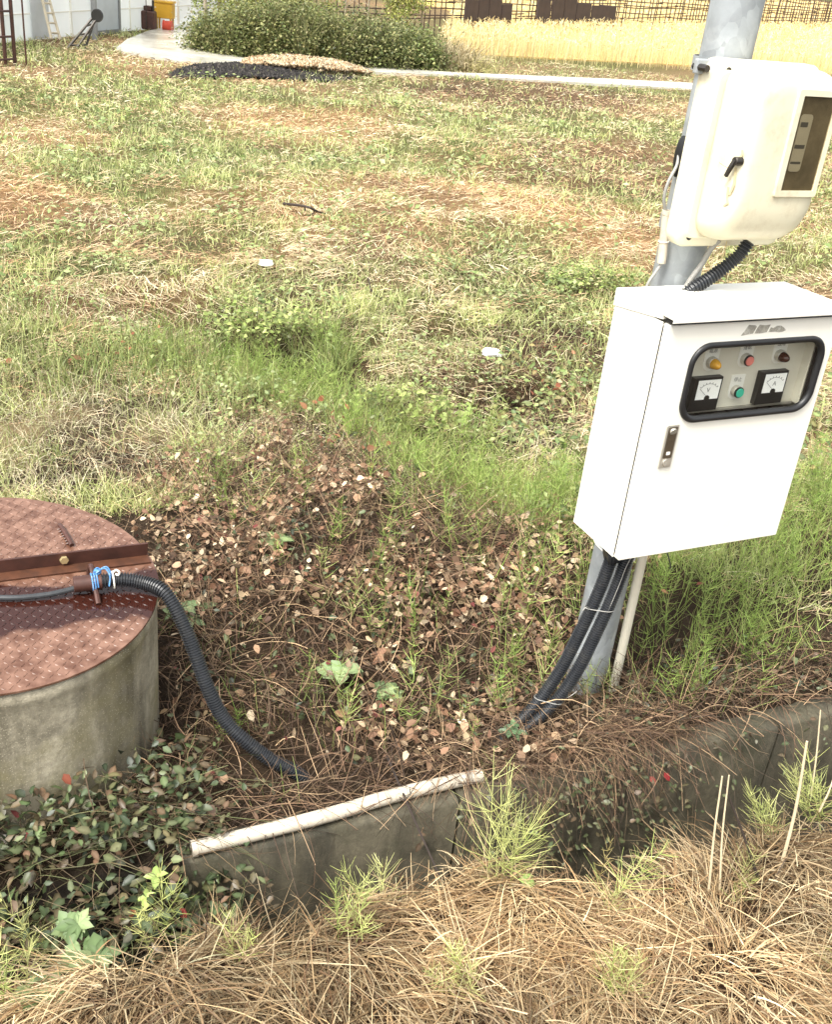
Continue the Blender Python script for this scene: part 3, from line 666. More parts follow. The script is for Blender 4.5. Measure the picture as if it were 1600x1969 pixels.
for x, z, txt, kind, m in ((.184, .483, '電源', 'lamp', M_YEL), (.285, .485, '運転', 'button', M_PINK), (.388, .488, '故障', 'lamp', M_RED), (.280, .405, '停止', 'button', M_GRN)):
    c = MB().prism(card(x, z), .0485, .0499).build('name_card', M_LABEL, pn)
    text_mesh(txt, x, z + .027, .0482, .0125, M_INK, c, 'card_text')
    bz = MB().cyl((x, .0485, z), (x, .036, z), .0145, 24).build('lamp_bezel' if kind == 'lamp' else 'button_bezel', M_STEEL, pn, smooth=True, bevel=.001)
    if kind == 'lamp': dome(x, z, .0122, .036, .014).build('lens', m, bz, smooth=True)
    else:
        MB().cyl((x, .036, z), (x, .0325, z), .0136, 24).build('button_ring', M_BLACKP, bz, smooth=True)
        MB().cyl((x, .0325, z), (x, .029, z), .0112, 24).build('button_cap', m, bz, smooth=True, bevel=.001)
for x0, z0, ch in ((.137, .366, 'V'), (.337, .368, 'A')):
    s = .084
    mt = MB().box(x0, x0 + s, .034, .0497, z0, z0 + s).build('voltmeter' if ch == 'V' else 'ammeter', M_BLACKP, pn, bevel=.001)
    MB().box(x0 + .013, x0 + s - .005, .0330, .0338, z0 + .030, z0 + s - .006).build('dial', M_DIAL, mt)
    text_mesh(ch, x0 + .046, z0 + .053, .0325, .016, M_INK, mt, 'dial_letter')
    arc = MB(); cx, cz = x0 + .046, z0 + .036
    A = np.linspace(rad(135), rad(45), 13); arc.tube([(cx + .033 * math.cos(a), .0326, cz + .033 * math.sin(a)) for a in A], .0004, 4)
    for a in A[::2]: arc.tube([(cx + .033 * math.cos(a), .0326, cz + .033 * math.sin(a)), (cx + .037 * math.cos(a), .0326, cz + .037 * math.sin(a))], .0005, 4)
    arc.tube([(cx, .0324, cz), (cx - .026, .0324, cz + .022)], .0005, 4)
    arc.build('scale_and_needle', M_INK, mt)
    MB().cyl((cx, .034, z0 + .033), (cx, .0315, z0 + .033), .0075, 16).build('pivot_cap', M_BLACKP, mt)

# black cable entry and elbow under the box
el = empty('black_elbow', tuple(Vector(BO)), (0, 0, YAW)); tag(el, 'short black conduit elbow tucked under the control box', 'conduit')
P = [(.118, .10, .002), (.117, .10, -.018), (.106, .10, -.036), (.088, .102, -.047), (.066, .106, -.052), (.05, .11, -.056)]
corrugated(P, .027, .0075, 18, .003).build('bend', M_CONDUIT, el, smooth=True, angle=25)
for k, (nm, lab, pts, r) in enumerate((
        ('ribbed_conduit', 'left of the two black ribbed conduits running from control box into the ground', [(.078, .105, .004), (.062, .103, -.08), (.042, .10, -.17), (.012, .098, -.27), (-.026, .098, -.385), (-.074, .098, -.475), (-.140, .095, -.548), (-.205, .088, -.61)], .0172),
        ('ribbed_conduit', 'right of the two black ribbed conduits running from control box into the ground', [(.108, .085, .004), (.092, .080, -.08), (.070, .074, -.17), (.040, .070, -.27), (.004, .070, -.385), (-.044, .072, -.475), (-.114, .074, -.548), (-.185, .072, -.61)], .0172))):
    c = empty(nm, tuple(Matrix.Translation(BO) @ Matrix.Rotation(YAW, 4, 'Z') @ Vector(pts[-1])), (0, 0, YAW)); tag(c, lab, 'conduit')
    corrugated([Vector(p) - Vector(pts[-1]) for p in pts], r).build('sleeve', M_CONDUIT, c, smooth=True, angle=25)
M_BOXW = Matrix.Translation(BO) @ Matrix.Rotation(YAW, 4, 'Z')
def boxw(p): return M_BOXW @ Vector(p)
def tie(c0, c1, r, nm, lab, tails=()):
    """wire loop round two neighbouring tubes"""
    a, b = Vector(c0), Vector(c1); d = (b - a).normalized(); up = Vector((0.35, 0, 1)).normalized(); nrm = d.cross(up).normalized(); q = []
    for w_ in np.linspace(-math.pi / 2, math.pi / 2, 10): q.append(b + d * r * math.cos(w_) + nrm * r * math.sin(w_))
    for w_ in np.linspace(math.pi / 2, 1.5 * math.pi, 10): q.append(a + d * r * math.cos(w_) + nrm * r * math.sin(w_))
    q.append(q[0]); mb = MB().tube([boxw(p) for p in q], .0012, 6)
    for tl in tails: P, _ = spline([boxw(p) for p in tl], 24); mb.tube(P, .0011, 6)
    tag(mb.build(nm, M_GREYC, smooth=True), lab, 'wire')
tie((.032, .0995, -.205), (.060, .073, -.20), .0185, 'binding_wire', 'grey wire binding both ribbed conduits high up near the pole', [[(.020, .09, -.20), (.0, .08, -.185), (-.015, .075, -.19)], [(.095, .06, -.03), (.078, .055, -.06), (.070, .058, -.12), (.056, .062, -.20), (.045, .066, -.25)]])
tie((-.074, .098, -.475), (-.044, .073, -.475), .0185, 'binding_wire', 'grey wire binding both ribbed conduits lower down near the ground', [[(-.02, .06, -.46), (-.01, .055, -.45), (.005, .055, -.44)]])
P, _ = spline([boxw((.125, .09, -.028)), boxw((.16, .085, -.022)), boxw((.19, .08, -.028)), boxw((.215, .075, -.05)), boxw((.232, .07, -.085)), boxw((.234, .068, -.10))], 30)
tag(MB().tube(P, .0018, 6).build('stray_wire', M_BLKC, smooth=True), 'thin black stray wire arching out from under the control box', 'wire')

# ------------------------------------------------------------------ meter box
mbx = empty('meter_box', (PCX, PCY, 0), (0, 0, YAW)); tag(mbx, 'cream plastic electricity meter box high on the steel pole', 'meter box')
pl_o = lambda e: roundrect(-.102 + e, .214 - e, 1.315 + e, 1.714 - e, .034 - e * .5, 8)
plate = MB().loft([at_y(pl_o(.004), -.066), at_y(pl_o(0), -.068), at_y(pl_o(0), -.096), at_y(pl_o(.006), -.101), at_y(pl_o(.020), -.103), at_y(pl_o(.024), -.112)]).build('back_plate', M_CREAM, mbx, smooth=True, angle=60)
for x, z in ((-.076, 1.338), (-.068, 1.692), (.19, 1.338), (-.0795, 1.507)):
    MB().cyl((x + .014, -.1045, z), (x + .014, -.1005, z), .0068, 14).build('screw_hole', M_BLACKP, plate)
def cv(e, y, b=0.0, rr=.05): return at_y(roundrect(-.064 + e, .178 - e, 1.343 + e + b, 1.712 - e, (max(rr + .012 - e * .3, .01), rr, rr, max(rr - .005, .01)), 10), y)
cov = MB().loft([cv(.004, -.1125), cv(0, -.116), cv(0, -.130), cv(.001, -.160, .002), cv(.003, -.185, .008), cv(.006, -.200, .016), cv(.011, -.211, .026), cv(.019, -.218, .038), cv(.032, -.2215, .052), cv(.05, -.222, .06)]).build('cover', M_CREAM, mbx, smooth=True, angle=60)
fo, fi = roundrect(.040, .160, 1.456, 1.678, .005, 4), roundrect(.056, .148, 1.470, 1.664, .002, 4)
MB().loft([at_y(fo, -.214), at_y(fo, -.2255), at_y(roundrect(.0415, .1585, 1.4575, 1.6765, .005, 4), -.2275), at_y(fi, -.2275), at_y(fi, -.214)], closed=True).build('window_frame', M_CREAM, cov, smooth=True, angle=30)
mi = fi
MB().prism(fi, -.2252, -.2238).build('window_pane', M_SMOKE, cov)
dk = MB().box(.056, .148, -.2222, -.2221, 1.470, 1.664)  # thin sheet; the unlit inside of the meter box is put into its colour
dk.build('interior_shade_sheet', mat('interior_shade_sheet', (112, 102, 84), .7, var=.3, scale=25), cov)
em = empty('electric_meter', tuple(poleloc((.102, -.2235, 1.49))), (0, 0, YAW)); tag(em, 'dim grey electricity meter face behind the meter box window', 'meter')
mg = mat('meter_grey', (176, 170, 154), .5); md = mat('meter_dark', (70, 66, 58), .5)
MB().prism(roundrect(-.038, -.004, .02, .138, .008, 4), -.0001, .0008).build('meter_case', mg, em)
MB().prism(roundrect(-.034, -.014, .112, .122, .001, 2), -.0004, -.0001).build('register', md, em)
MB().prism(roundrect(-.036, -.008, .068, .076, .001, 2), -.0004, -.0001).build('rating_slot', md, em)
MB().prism(roundrect(-.036, -.008, .036, .041, .001, 2), -.0004, -.0001).build('disc_slot', md, em)
kb = MB().tube([(-.052, -.205, 1.526), (-.072, -.205, 1.526)], .0092, 14)
kb.build('latch_knob', M_DKSTEEL, cov, smooth=True, bevel=.002)
MB().tube([(-.069, -.205, 1.528), (-.073, -.200, 1.512), (-.074, -.192, 1.492)], [.006, .0056, .0046], 4).build('latch_lever', M_DKSTEEL, cov)
MB().tube([(-.073, -.195, 1.510), (-.080, -.180, 1.514), (-.082, -.172, 1.517)], .0013, 6).build('latch_pin', M_BRASS, cov)
M_STAIN = mat('rust_stain', (206, 190, 150), .6, var=.15, scale=60)
for q, (yy, z0, z1) in enumerate(((-.203, 1.455, 1.512), (-.196, 1.43, 1.47), (-.208, 1.535, 1.55))):
    pl = [(yy + random.uniform(-.004, .004) * (1 if k % 2 else -1) - .003 * math.sin(k), z0 + (z1 - z0) * t_) for k, t_ in enumerate((0, .2, .45, .7, 1))]
    L_ = [(y_ - .003, z_) for y_, z_ in pl] + [(y_ + .003, z_) for y_, z_ in pl[::-1]]
    MB().loft([[(-.0635 + (.0032 if y_ < -.2 else .0022), y_, z_) for y_, z_ in L_], [(-.0628 + (.0032 if y_ < -.2 else .0022), y_, z_) for y_, z_ in L_]]).build('rust_streak', M_STAIN, cov)
# cables between the boxes
def pw(p): return poleloc(p)
P = [pw(p) for p in [(.088, -.135, 1.335), (.074, -.128, 1.300), (.044, -.12, 1.268), (.008, -.115, 1.240), (-.03, -.11, 1.215), (-.045, -.1, 1.19)]]
c = empty('ribbed_conduit', tuple(P[-1])); tag(c, 'black ribbed conduit joining the meter box to the control box', 'conduit')
corrugated([p - P[-1] for p in P], .0165, .0075).build('sleeve', M_CONDUIT, c, smooth=True, angle=25)
P, _ = spline([pw(p) for p in [(.030, -.10, 1.33), (.021, -.09, 1.308), (.010, -.084, 1.27), (-.010, -.082, 1.235), (-.024, -.08, 1.20), (-.03, -.08, 1.17)]], 30)
tag(MB().tube(P, .0068, 10).build('grey_cable', M_GREYC, smooth=True), 'smooth grey cable hanging between the two boxes', 'cable')
P, _ = spline([pw(p) for p in [(.045, -.11, 1.33), (.042, -.112, 1.30), (.036, -.115, 1.275)]], 12)
tag(MB().tube(P, .0012, 6).build('seal_wire', M_BRASS, smooth=True), 'fine seal wire dangling under the meter box', 'wire')
gr = MB(); lo = []
for k in range(7):
    a = k / 6 * math.pi; lo.append([(-.060 - .010 * math.sin(a) + .0, -.012 + .019 * math.cos(q) * (0.55 + .45 * math.sin(a)), 1.498 + .046 * math.sin(q) * (.65 + .35 * math.sin(a)) ) for q in np.linspace(0, 2 * math.pi, 21)[:-1]])
lo = [[(-.050, -.012 + .017 * math.cos(q), 1.498 + .044 * math.sin(q)) for q in np.linspace(0, 2 * math.pi, 25)[:-1]], [(-.064, -.012 + .019 * math.cos(q), 1.498 + .046 * math.sin(q)) for q in np.linspace(0, 2 * math.pi, 25)[:-1]], [(-.069, -.012 + .012 * math.cos(q), 1.498 + .036 * math.sin(q)) for q in np.linspace(0, 2 * math.pi, 25)[:-1]]]
gm = MB().loft(lo).build('grommet', M_RUBBER, smooth=True); gm.location = (PCX, PCY, 0); gm.rotation_euler.z = YAW; tag(gm, 'oval black rubber grommet on the side of the steel pole', 'grommet')
P, _ = spline([pw(p) for p in [(-.066, -.012, 1.500), (-.074, -.022, 1.478), (-.094, -.03, 1.445), (-.097, -.03, 1.41), (-.085, -.03, 1.375), (-.075, -.03, 1.32), (-.066, -.03, 1.262), (-.075, -.03, 1.24), (-.092, -.03, 1.21), (-.10, -.03, 1.17)]], 60)
tag(MB().tube(P, .0038, 8).build('earth_cable', M_GREYC, smooth=True), 'thin grey cable leaving the grommet and passing through the white tube', 'cable')
tb = empty('white_tube', tuple(pw((-.066, -.030, 1.258))), (0, 0, YAW)); tag(tb, 'short white plastic tube tied to the left side of the pole', 'tube')
lo = []
for r, z in ((.0085, .0), (.0108, .0), (.0108, .112), (.0118, .113), (.0118, .1235), (.0088, .1235)): lo.append([(-.0145 * z / .12 + r * math.cos(a), r * math.sin(a), z) for a in np.linspace(0, 2 * math.pi, 21)[:-1]])
MB().loft(lo, closed=True).build('tube', M_PVC, tb, smooth=True)
MB().tube([(-.006 + .0122 * math.cos(a), .0122 * math.sin(a), .052 + .002 * math.cos(a)) for a in np.linspace(0, 2 * math.pi, 20)], .0013, 6).build('tie_wire', M_WIRE, tb, smooth=True)

# white pipe lying along the drain edge
p0, p1 = gp(368, 1632, .0305), gp(925, 1490, .0305)
P, _ = spline([tuple(p0), tuple(p0 * .6 + p1 * .4 + np.array([.004, -.004, .003])), tuple(p0 * .3 + p1 * .7 + np.array([-.002, .006, 0])), tuple(p1)], 30)
pc = empty('plastic_pipe', tuple(p0)); tag(pc, 'muddy white plastic pipe lying along the drain edge under creepers', 'pipe')
MB().tube([q - Vector(p0) for q in P], .0175, 18).build('tube', M_PVC, pc, smooth=True, angle=50)
MB().cyl(P[0] - (P[1] - P[0]).normalized() * .0 - Vector(p0), P[0] + (P[1] - P[0]).normalized() * .012 - Vector(p0) , .0196, 18).build('socket', M_PVC, pc, smooth=True)

# ------------------------------------------------------------------ vegetation helpers
def palette(n, cols, jitter=0.18):
    """n random linear colours between the given sRGB colours"""
    C = np.array([lin(c) for c in cols]); i = rng.integers(0, len(C), n); j = rng.integers(0, len(C), n); t_ = rng.random((n, 1)) * 0.6
    c = C[i] * (1 - t_) + C[j] * t_
    c = c * .82 + .18 * (c @ np.array([.3, .6, .1]))[:, None] * np.array([1.06, 1.0, .8])
    return np.clip(c * (1 + rng.normal(0, jitter, (n, 1))), 0.005, 0.9)

def unit(v): return v / np.maximum(np.linalg.norm(v, axis=-1, keepdims=True), 1e-9)

def ribbons(P, D, L, W, droop, nseg, col, curl=0.0, taper=0.15, wmid=None, tipcol=None):
    """N bent strips: start P, first direction D, length L, width W, droop = downward bend; returns V, Q, C"""
    n = len(P); D = unit(D); side = unit(np.cross(D, unit(rng.normal(size=(n, 3)))))
    cv = unit(rng.normal(size=(n, 3))) * (curl if np.isscalar(curl) else curl[:, None])
    p = P.copy(); V = np.zeros((n, nseg + 1, 2, 3)); Lr = np.asarray(L) * np.ones(n); Wr = np.asarray(W) * np.ones(n); dr_ = np.asarray(droop) * np.ones(n)
    for k in range(nseg + 1):
        t_ = k / nseg; w = Wr * (1 - (1 - taper) * t_ ** 1.6) * (0.6 if (k == 0 and wmid) else 1)
        V[:, k, 0] = p - side * (w / 2)[:, None]; V[:, k, 1] = p + side * (w / 2)[:, None]
        d = D + cv * t_; d[:, 2] -= dr_ * t_ * 1.6; p = p + unit(d) * (Lr / nseg)[:, None]
    b = (np.arange(n) * 2 * (nseg + 1))[:, None]; Q = []
    for k in range(nseg): Q.append(np.concatenate([b + 2 * k, b + 2 * k + 1, b + 2 * k + 3, b + 2 * k + 2], 1))
    C = np.repeat(col[:, None, :], (nseg + 1) * 2, 1).reshape(-1, 3)
    if tipcol is not None:
        tt = np.repeat(np.linspace(0, 1, nseg + 1), 2)[None, :, None]; C = (col[:, None, :] * (1 - tt) + tipcol[:, None, :] * tt).reshape(-1, 3)
    return V.reshape(-1, 3), np.concatenate(Q, 0), C

LEAF = np.array([(0, 0, 0), (.28, .36, .07), (.28, 0, 0), (.28, -.36, .07), (.66, .30, .05), (.66, 0, -.02), (.66, -.30, .05), (1, 0, -.08)])
LEAFQ = np.array([(0, 2, 1, 1), (0, 3, 2, 2), (1, 2, 5, 4), (2, 3, 6, 5), (4, 5, 7, 7), (5, 6, 7, 7)])
def leaves(P, axis, nrm, size, col, width=1.0, edge=None):
    """N folded ovate leaves with base at P, pointing along axis, facing nrm"""
    n = len(P); a = unit(axis); s = unit(np.cross(nrm, a)); k = np.cross(a, s); size = np.asarray(size) * np.ones(n); wd = np.asarray(width) * np.ones(n)
    T = LEAF; crk = 1 + rng.normal(0, .5, (n, 1, 1))
    V = P[:, None] + size[:, None, None] * (a[:, None] * T[None, :, 0:1] + s[:, None] * T[None, :, 1:2] * wd[:, None, None] + k[:, None] * T[None, :, 2:3] * crk)
    F = LEAFQ[None] + (np.arange(n) * 8)[:, None, None]; F = F.reshape(-1, 4)
    tri = np.concatenate([np.stack([F[:, 0], F[:, 1], F[:, 2]], 1), np.stack([F[:, 0], F[:, 2], F[:, 3]], 1)[F[:, 2] != F[:, 3]]], 0)
    C = np.repeat(col[:, None, :], 8, 1)
    if edge is not None: C[:, [2, 5]] = edge[:, None, :]
    return V.reshape(-1, 3), tri, C.reshape(-1, 3)

def leaflets(P, axis, nrm, size, col, width=1.0):
    """N small far-off leaves, each a bent diamond of two triangles"""
    n = len(P); a = unit(axis); s_ = unit(np.cross(nrm, a)); k = np.cross(a, s_); sz = (np.asarray(size) * np.ones(n))[:, None]
    V = np.stack([P, P + sz * (a * .45 + s_ * .36 * width + k * .08), P + sz * (a - k * .08), P + sz * (a * .45 - s_ * .36 * width + k * .08)], 1).reshape(-1, 3)
    b = (np.arange(n) * 4)[:, None]
    return V, np.concatenate([b + [0, 2, 1], b + [0, 3, 2]], 0), np.repeat(col, 4, 0)

def merge(parts):
    V, Q, C, b = [], [], [], 0
    for v, q, c in parts: V.append(v); Q.append(q + b); C.append(c); b += len(v)
    return np.concatenate(V), np.concatenate(Q), np.concatenate(C)

def rdirs(n, el0, el1, az=None, spread=None):
    """random directions with elevation el0..el1 degrees"""
    a = rng.random(n) * 2 * math.pi if az is None else az + rng.normal(0, spread, n)
    e = np.radians(el0 + (el1 - el0) * rng.random(n))
    return np.c_[np.cos(a) * np.cos(e), np.sin(a) * np.cos(e), np.sin(e)]

def stuff(name, parts, m, label, cat):
    V, Q, C = merge(parts); o = big_mesh(name, V, Q, C, m); tag(o, label, cat, kind='stuff'); return o

# keep-out areas: things standing in the vegetation
def clear(x, y, r=0.0):
    u, v = to_uv(x, y)
    ok = np.hypot(x - WX0, y - WY0) > WR + r
    ok &= np.hypot(x - PCX, y - PCY) > 0.065
    for (ax, ay), (bx, by) in (((.46, 2.32), (.285, 2.185)), ((-.36, 2.0), (-.215, 1.985))):      # where the conduits meet the ground
        dx, dy = bx - ax, by - ay; t_ = np.clip(((x - ax) * dx + (y - ay) * dy) / (dx * dx + dy * dy), 0, 1)
        ok &= np.hypot(x - ax - t_ * dx, y - ay - t_ * dy) > .055
    return ok

# ------------------------------------------------------------------ background
def bar3(mb, p, q, r, n=6): mb.cyl(tuple(p), tuple(q), r, n); return mb
# greenhouse: long film wall running away from the camera on the left
G0, G1 = gp(0, 83), gp(290, 57); gd = (G1 - G0) / np.linalg.norm(G1 - G0); GA = math.atan2(gd[1], gd[0])
gh = empty('greenhouse', tuple(G0), (0, 0, GA)); tag(gh, 'white plastic-film greenhouse wall at the far left', 'greenhouse')
x0 = -5.0; k = 0
while x0 < 9.0:
    x1 = x0 + 1.0
    seg = []
    for i in range(9):
        xx = x0 + 0.01 + (x1 - x0 - .02) * i / 8; bulge = 0.035 * math.sin(math.pi * i / 8) + random.uniform(-.008, .008)
        seg.append([(xx, -bulge + o_, z_) for o_, z_ in ((0, -.05), (-.01, .9), (0, 1.9), (.05, 2.9), (.054, 2.9), (.004, 1.9), (-.006, .9), (.004, -.05))])
    MB().loft(seg).build('film_panel', M_FILM, gh, smooth=True)
    MB().cyl((x0, -.03, -.05), (x0, .03, 2.9), .014, 8).build('frame_post', M_WHITE, gh, smooth=True)
    x0 = x1
for z in (.38, .95, 1.55): MB().cyl((-5, -.055, z), (9, -.055, z), .012, 6).build('frame_rail', M_WHITE, gh, smooth=True)
dp = MB(); dp.box(2.55, 3.45, -.10, -.075, 0.0, 2.2); d_ = dp.build('door', mat('grey_sheet', (190, 196, 200), .5, var=.1, scale=3), gh, bevel=.005)
for (a, b, c, e) in ((2.53, 2.58, 0, 2.2), (3.42, 3.47, 0, 2.2), (2.58, 3.42, .02, .07), (2.58, 3.42, .72, .77), (2.58, 3.42, 1.30, 1.35)):
    MB().box(a, b, -.125, -.101, c, e).build('door_frame', M_PIPE, d_)
MB().box(.75, 1.25, -.075, -.06, .02, 1.6).build('grey_patch', mat('grey_film', (204, 208, 210), .4, var=.1, scale=3), gh)
def onwall(px, py, off=-.12):
    """point of the greenhouse wall plane (moved off toward the viewer) behind a photo pixel, in wall coordinates"""
    v = ray(px, py); nrm = np.array([-gd[1], gd[0], 0]); o_ = G0 + nrm * off - np.array([0, 0, HC]); k_ = (o_ @ nrm) / (v @ nrm); p = v * k_ + np.array([0, 0, HC]) - G0
    return np.array([p @ gd, off, p[2]])
# ladder leaning on the wall
ld = empty('ladder', tuple(G0), (0, 0, GA)); tag(ld, 'pale ladder leaning against the greenhouse wall', 'ladder')
a0, a1, b0_, b1_ = onwall(99, 76, -.45), onwall(79, -10, -.12), onwall(116, 77, -.45), onwall(92, -10, -.12)
M_ALU = mat('old_wood', (196, 184, 160), .6)
for p, q in ((a0, a1), (b0_, b1_)): MB().tube([p, q], .022, 4).build('rail', M_ALU, ld)
for t_ in (.14, .36, .58, .80, .95): MB().tube([a0 + (a1 - a0) * t_, b0_ + (b1_ - b0_) * t_], .016, 6).build('rung', M_ALU, ld)
# free-standing steel pipe post
pp = gp(183, 77); MBo = MB().cyl((0, 0, -.2), (0, 0, 2.6), .048, 14)
o = MBo.build('pipe_post', M_PIPE, smooth=True); o.location = pp; tag(o, 'grey steel pipe post in front of the greenhouse door', 'post')
# pipe rack at the left edge
rk = empty('pipe_rack', tuple(gp(22, 124))); tag(rk, 'rusty pipe frame rack standing at the far left edge', 'rack')
rw = [gp(11, 122), gp(29, 122)]; rel = [p - gp(22, 124) for p in rw] + [gp(-30, 126) - gp(22, 124)]
for p in rel: MB().cyl((p[0], p[1], -.1), (p[0], p[1], 1.9), .026, 8).build('post', M_RUST, rk, smooth=True)
for z in (.05, .32, .62, 1.2):
    MB().cyl((rel[2][0], rel[2][1], z), (rel[1][0], rel[1][1], z), .014, 6).build('rail', M_RUST, rk, smooth=True)
o = MB().cyl((0, 0, -.1), (.0, 0, 1.9), .012, 6).build('thin_stake', M_RUST); o.location = gp(51, 127); tag(o, 'thin dark stake right of the pipe rack', 'stake')
# leaning two-rail cart frame with a wheel
ct = empty('leaning_cart', tuple(gp(150, 93))); tag(ct, 'dark metal cart frame leaning up against the pipe post', 'cart')
q0, q1, q2 = gp(131, 93) - gp(150, 93), gp(147, 95) - gp(150, 93), gp(164, 94) - gp(150, 93)
t0_, t1_, t2_ = q0 + np.array([.30, .25, .42]), q1 + np.array([.28, .25, .47]), q2 + np.array([.13, .25, .52])
for p, q in ((q0, t0_), (q1, t1_), (q2, t2_)): MB().tube([p, q], .02, 6).build('frame_rail', M_DKSTEEL, ct)
for s_ in (.1, .45, .75): MB().tube([q0 + (t0_ - q0) * s_, q1 + (t1_ - q1) * s_, q2 + (t2_ - q2) * s_], .015, 6).build('cross_bar', M_DKSTEEL, ct)
wv = (t0_ + t1_) / 2 + np.array([.04, -.03, .03]); lo = []
for r, yy in ((.03, -.03), (.085, -.03), (.095, 0), (.085, .03), (.03, .03)): lo.append([(wv[0] + r * math.cos(a), wv[1] + yy, wv[2] + r * math.sin(a)) for a in np.linspace(0, 2 * math.pi, 21)[:-1]])
MB().loft(lo).build('wheel', M_BLACKP, ct, smooth=True)
# machines by the path
mc = empty('rusty_engine', tuple(gp(288, 60))); tag(mc, 'dark rusty engine block standing by the path bend', 'engine')
MB().prism(roundrect(-.13, .11, .02, .34, .04, 4), -.12, .12).build('body', M_RUST, mc, bevel=.02)
MB().prism(roundrect(-.09, .05, .34, .42, .02, 4), -.08, .08).build('top_casing', M_RUST, mc, bevel=.01)
MB().cyl((.07, 0, .30), (.07, 0, .52), .022, 10).build('exhaust', M_DKSTEEL, mc, smooth=True)
MB().tube([(-.02, -.14, 0), (-.02, -.14, .55)], .008, 6).build('crank_rod', M_DKSTEEL, mc)
ym = empty('yellow_machine', tuple(gp(317, 58))); tag(ym, 'yellow farm machine box on legs beside the path', 'machine')
M_YM = mat('yellow_paint', (214, 166, 52), .4, var=.1, scale=5)
MB().box(-.17, .17, -.12, .12, .2, .46).build('housing', M_YM, ym, bevel=.015); MB().box(-.19, .19, -.14, .14, .462, .5).build('lid', M_YM, ym, bevel=.01)
for x in (-.14, .12):
    for y in (-.09, .09): MB().box(x, x + .03, y - .015, y + .015, 0, .199).build('leg', M_YM, ym)
rl = empty('hose_reel', tuple(gp(323, 62))); tag(rl, 'small red hose reel in front of the yellow machine', 'reel')
M_RH = mat('red_hose', (206, 84, 62), .5)
mb = MB()
for k in range(6): mb.tube([(-.06 + .022 * k, .075 * math.cos(a), .10 + .075 * math.sin(a)) for a in np.linspace(0, 2 * math.pi, 21)], .013, 6)
mb.build('hose_coil', M_RH, rl, smooth=True)
for x in (-.085, .07): MB().cyl((x, 0, .1), (x + .012, 0, .1), .1, 18).build('flange', M_RH, rl, smooth=True)

# wheat field
def scatter_polar(n, d0, d1, a0, a1):
    """points with density falling as 1/d^2 about the camera, azimuth a0..a1 degrees right of straight ahead"""
    d = d0 * (d1 / d0) ** rng.random(n); a = np.radians(a0 + (a1 - a0) * rng.random(n)); return np.c_[d * np.sin(a), d * np.cos(a)]
wf = np.array([gp(840, 112)[:2], gp(900, 117)[:2], gp(1300, 136)[:2], gp(1600, 152)[:2], gp(2000, 176)[:2]])
fbase0, fbase1 = gp(830, 36, .40)[:2], gp(1600, 46, .40)[:2]
fd = (fbase1 - fbase0) / np.linalg.norm(fbase1 - fbase0)
def wheat_mask(x, y):
    yy = np.interp(x, wf[:, 0], wf[:, 1]); ok = (y > yy + np.abs(rng.normal(0, .35, len(x))) - .3 + (fbm(x * 2, y * 2, 67, 2) - .5) * .6) & (x > wf[0, 0])
    s = (x - fbase0[0]) * fd[1] - (y - fbase0[1]) * fd[0]
    return ok & (np.abs(s) > 0.25)
S = scatter_polar(100000, 20, 190, -12, 34); S = S[wheat_mask(S[:, 0], S[:, 1])]
n = len(S); dist = np.hypot(S[:, 0], S[:, 1]); sc = np.clip(dist / 24, .9, 4)
h = (0.36 + .12 * rng.random(n)) * (1 + .35 * (fbm(S[:, 0] * .9, S[:, 1] * .9, 61) - .5))
P = np.c_[S, np.zeros(n)]
stem = palette(n, [(200, 178, 122), (188, 168, 112), (210, 192, 138)], .1); tip = palette(n, [(232, 212, 152), (222, 198, 132), (238, 222, 170)], .08)
front = np.interp(S[:, 0], wf[:, 0], wf[:, 1]); edge_g = ((S[:, 1] - front) < .8) & (rng.random(n) < .35); stem[edge_g] = palette(edge_g.sum(), [(150, 150, 84), (170, 160, 90)], .1)
parts = [ribbons(P, rdirs(n, 78, 90), h, .009 * sc, .05, 2, stem, taper=.8, tipcol=tip)]
ear = P + np.c_[rng.normal(0, .02, (n, 2)), h * .96]
parts.append(ribbons(ear, rdirs(n, 20, 80), .08 * np.sqrt(sc), .013 * sc, .5, 2, tip, taper=.5))
stuff('wheat_field', parts, M_STRAW, 'ripe golden wheat field beyond the path', 'wheat')
wb = [wf[0] + [0.2, 1.2], wf[1] + [0, 1.2], wf[2] + [0, 1.2], wf[3] + [0, 1.2], wf[4] + [0, 1.2], np.array([160, 190]), np.array([-60, 190]), np.array([wf[0][0] - .1, 40])]
o = MB().loft([[(*p, -.05) for p in wb], [(*p, .025) for p in wb]]).build('field', mat('field_soil', (196, 166, 100), .9, var=.15, scale=2)); o['kind'] = 'structure'

# bamboo fence with boards
fc = empty('bamboo_fence', (*fbase0, 0), (0, 0, math.atan2(fd[1], fd[0]))); tag(fc, 'long weathered bamboo lattice fence behind the wheat field', 'fence')
FL = 62.0; zig = random.Random(3)
sm = MB().cyl((0, 0, 0), (0, 0, 1.0), .016, 6, .012).build('stake', M_BAMBOO, fc, smooth=True); x = -5.0; first = True
while x < FL:
    o = sm if first else sm.copy()
    if not first: COL.objects.link(o); o.parent = fc
    first = False
    o.location = (x, zig.uniform(-.03, .03), 0); o.scale = (1 + x / 60, 1 + x / 60, zig.uniform(1.35, 1.75)); o.rotation_euler = (zig.uniform(-.04, .04), zig.uniform(-.07, .07), 0)
    x += zig.uniform(.16, .42) * (1 + max(x, 0) / 90)
for z in (.40, .50, .62, .78, .86, .98, 1.10, 1.26, 1.40):
    x = -5.0
    while x < FL:
        l = zig.uniform(4, 7); MB().tube([(x - .3, -.03, z + zig.uniform(-.05, .05)), (x + l / 2, -.035, z + zig.uniform(-.05, .03)), (x + l, -.03, z + zig.uniform(-.05, .05))], .015 * (1 + x / 90), 6).build('rail', M_BAMBOO, fc, smooth=True); x += l
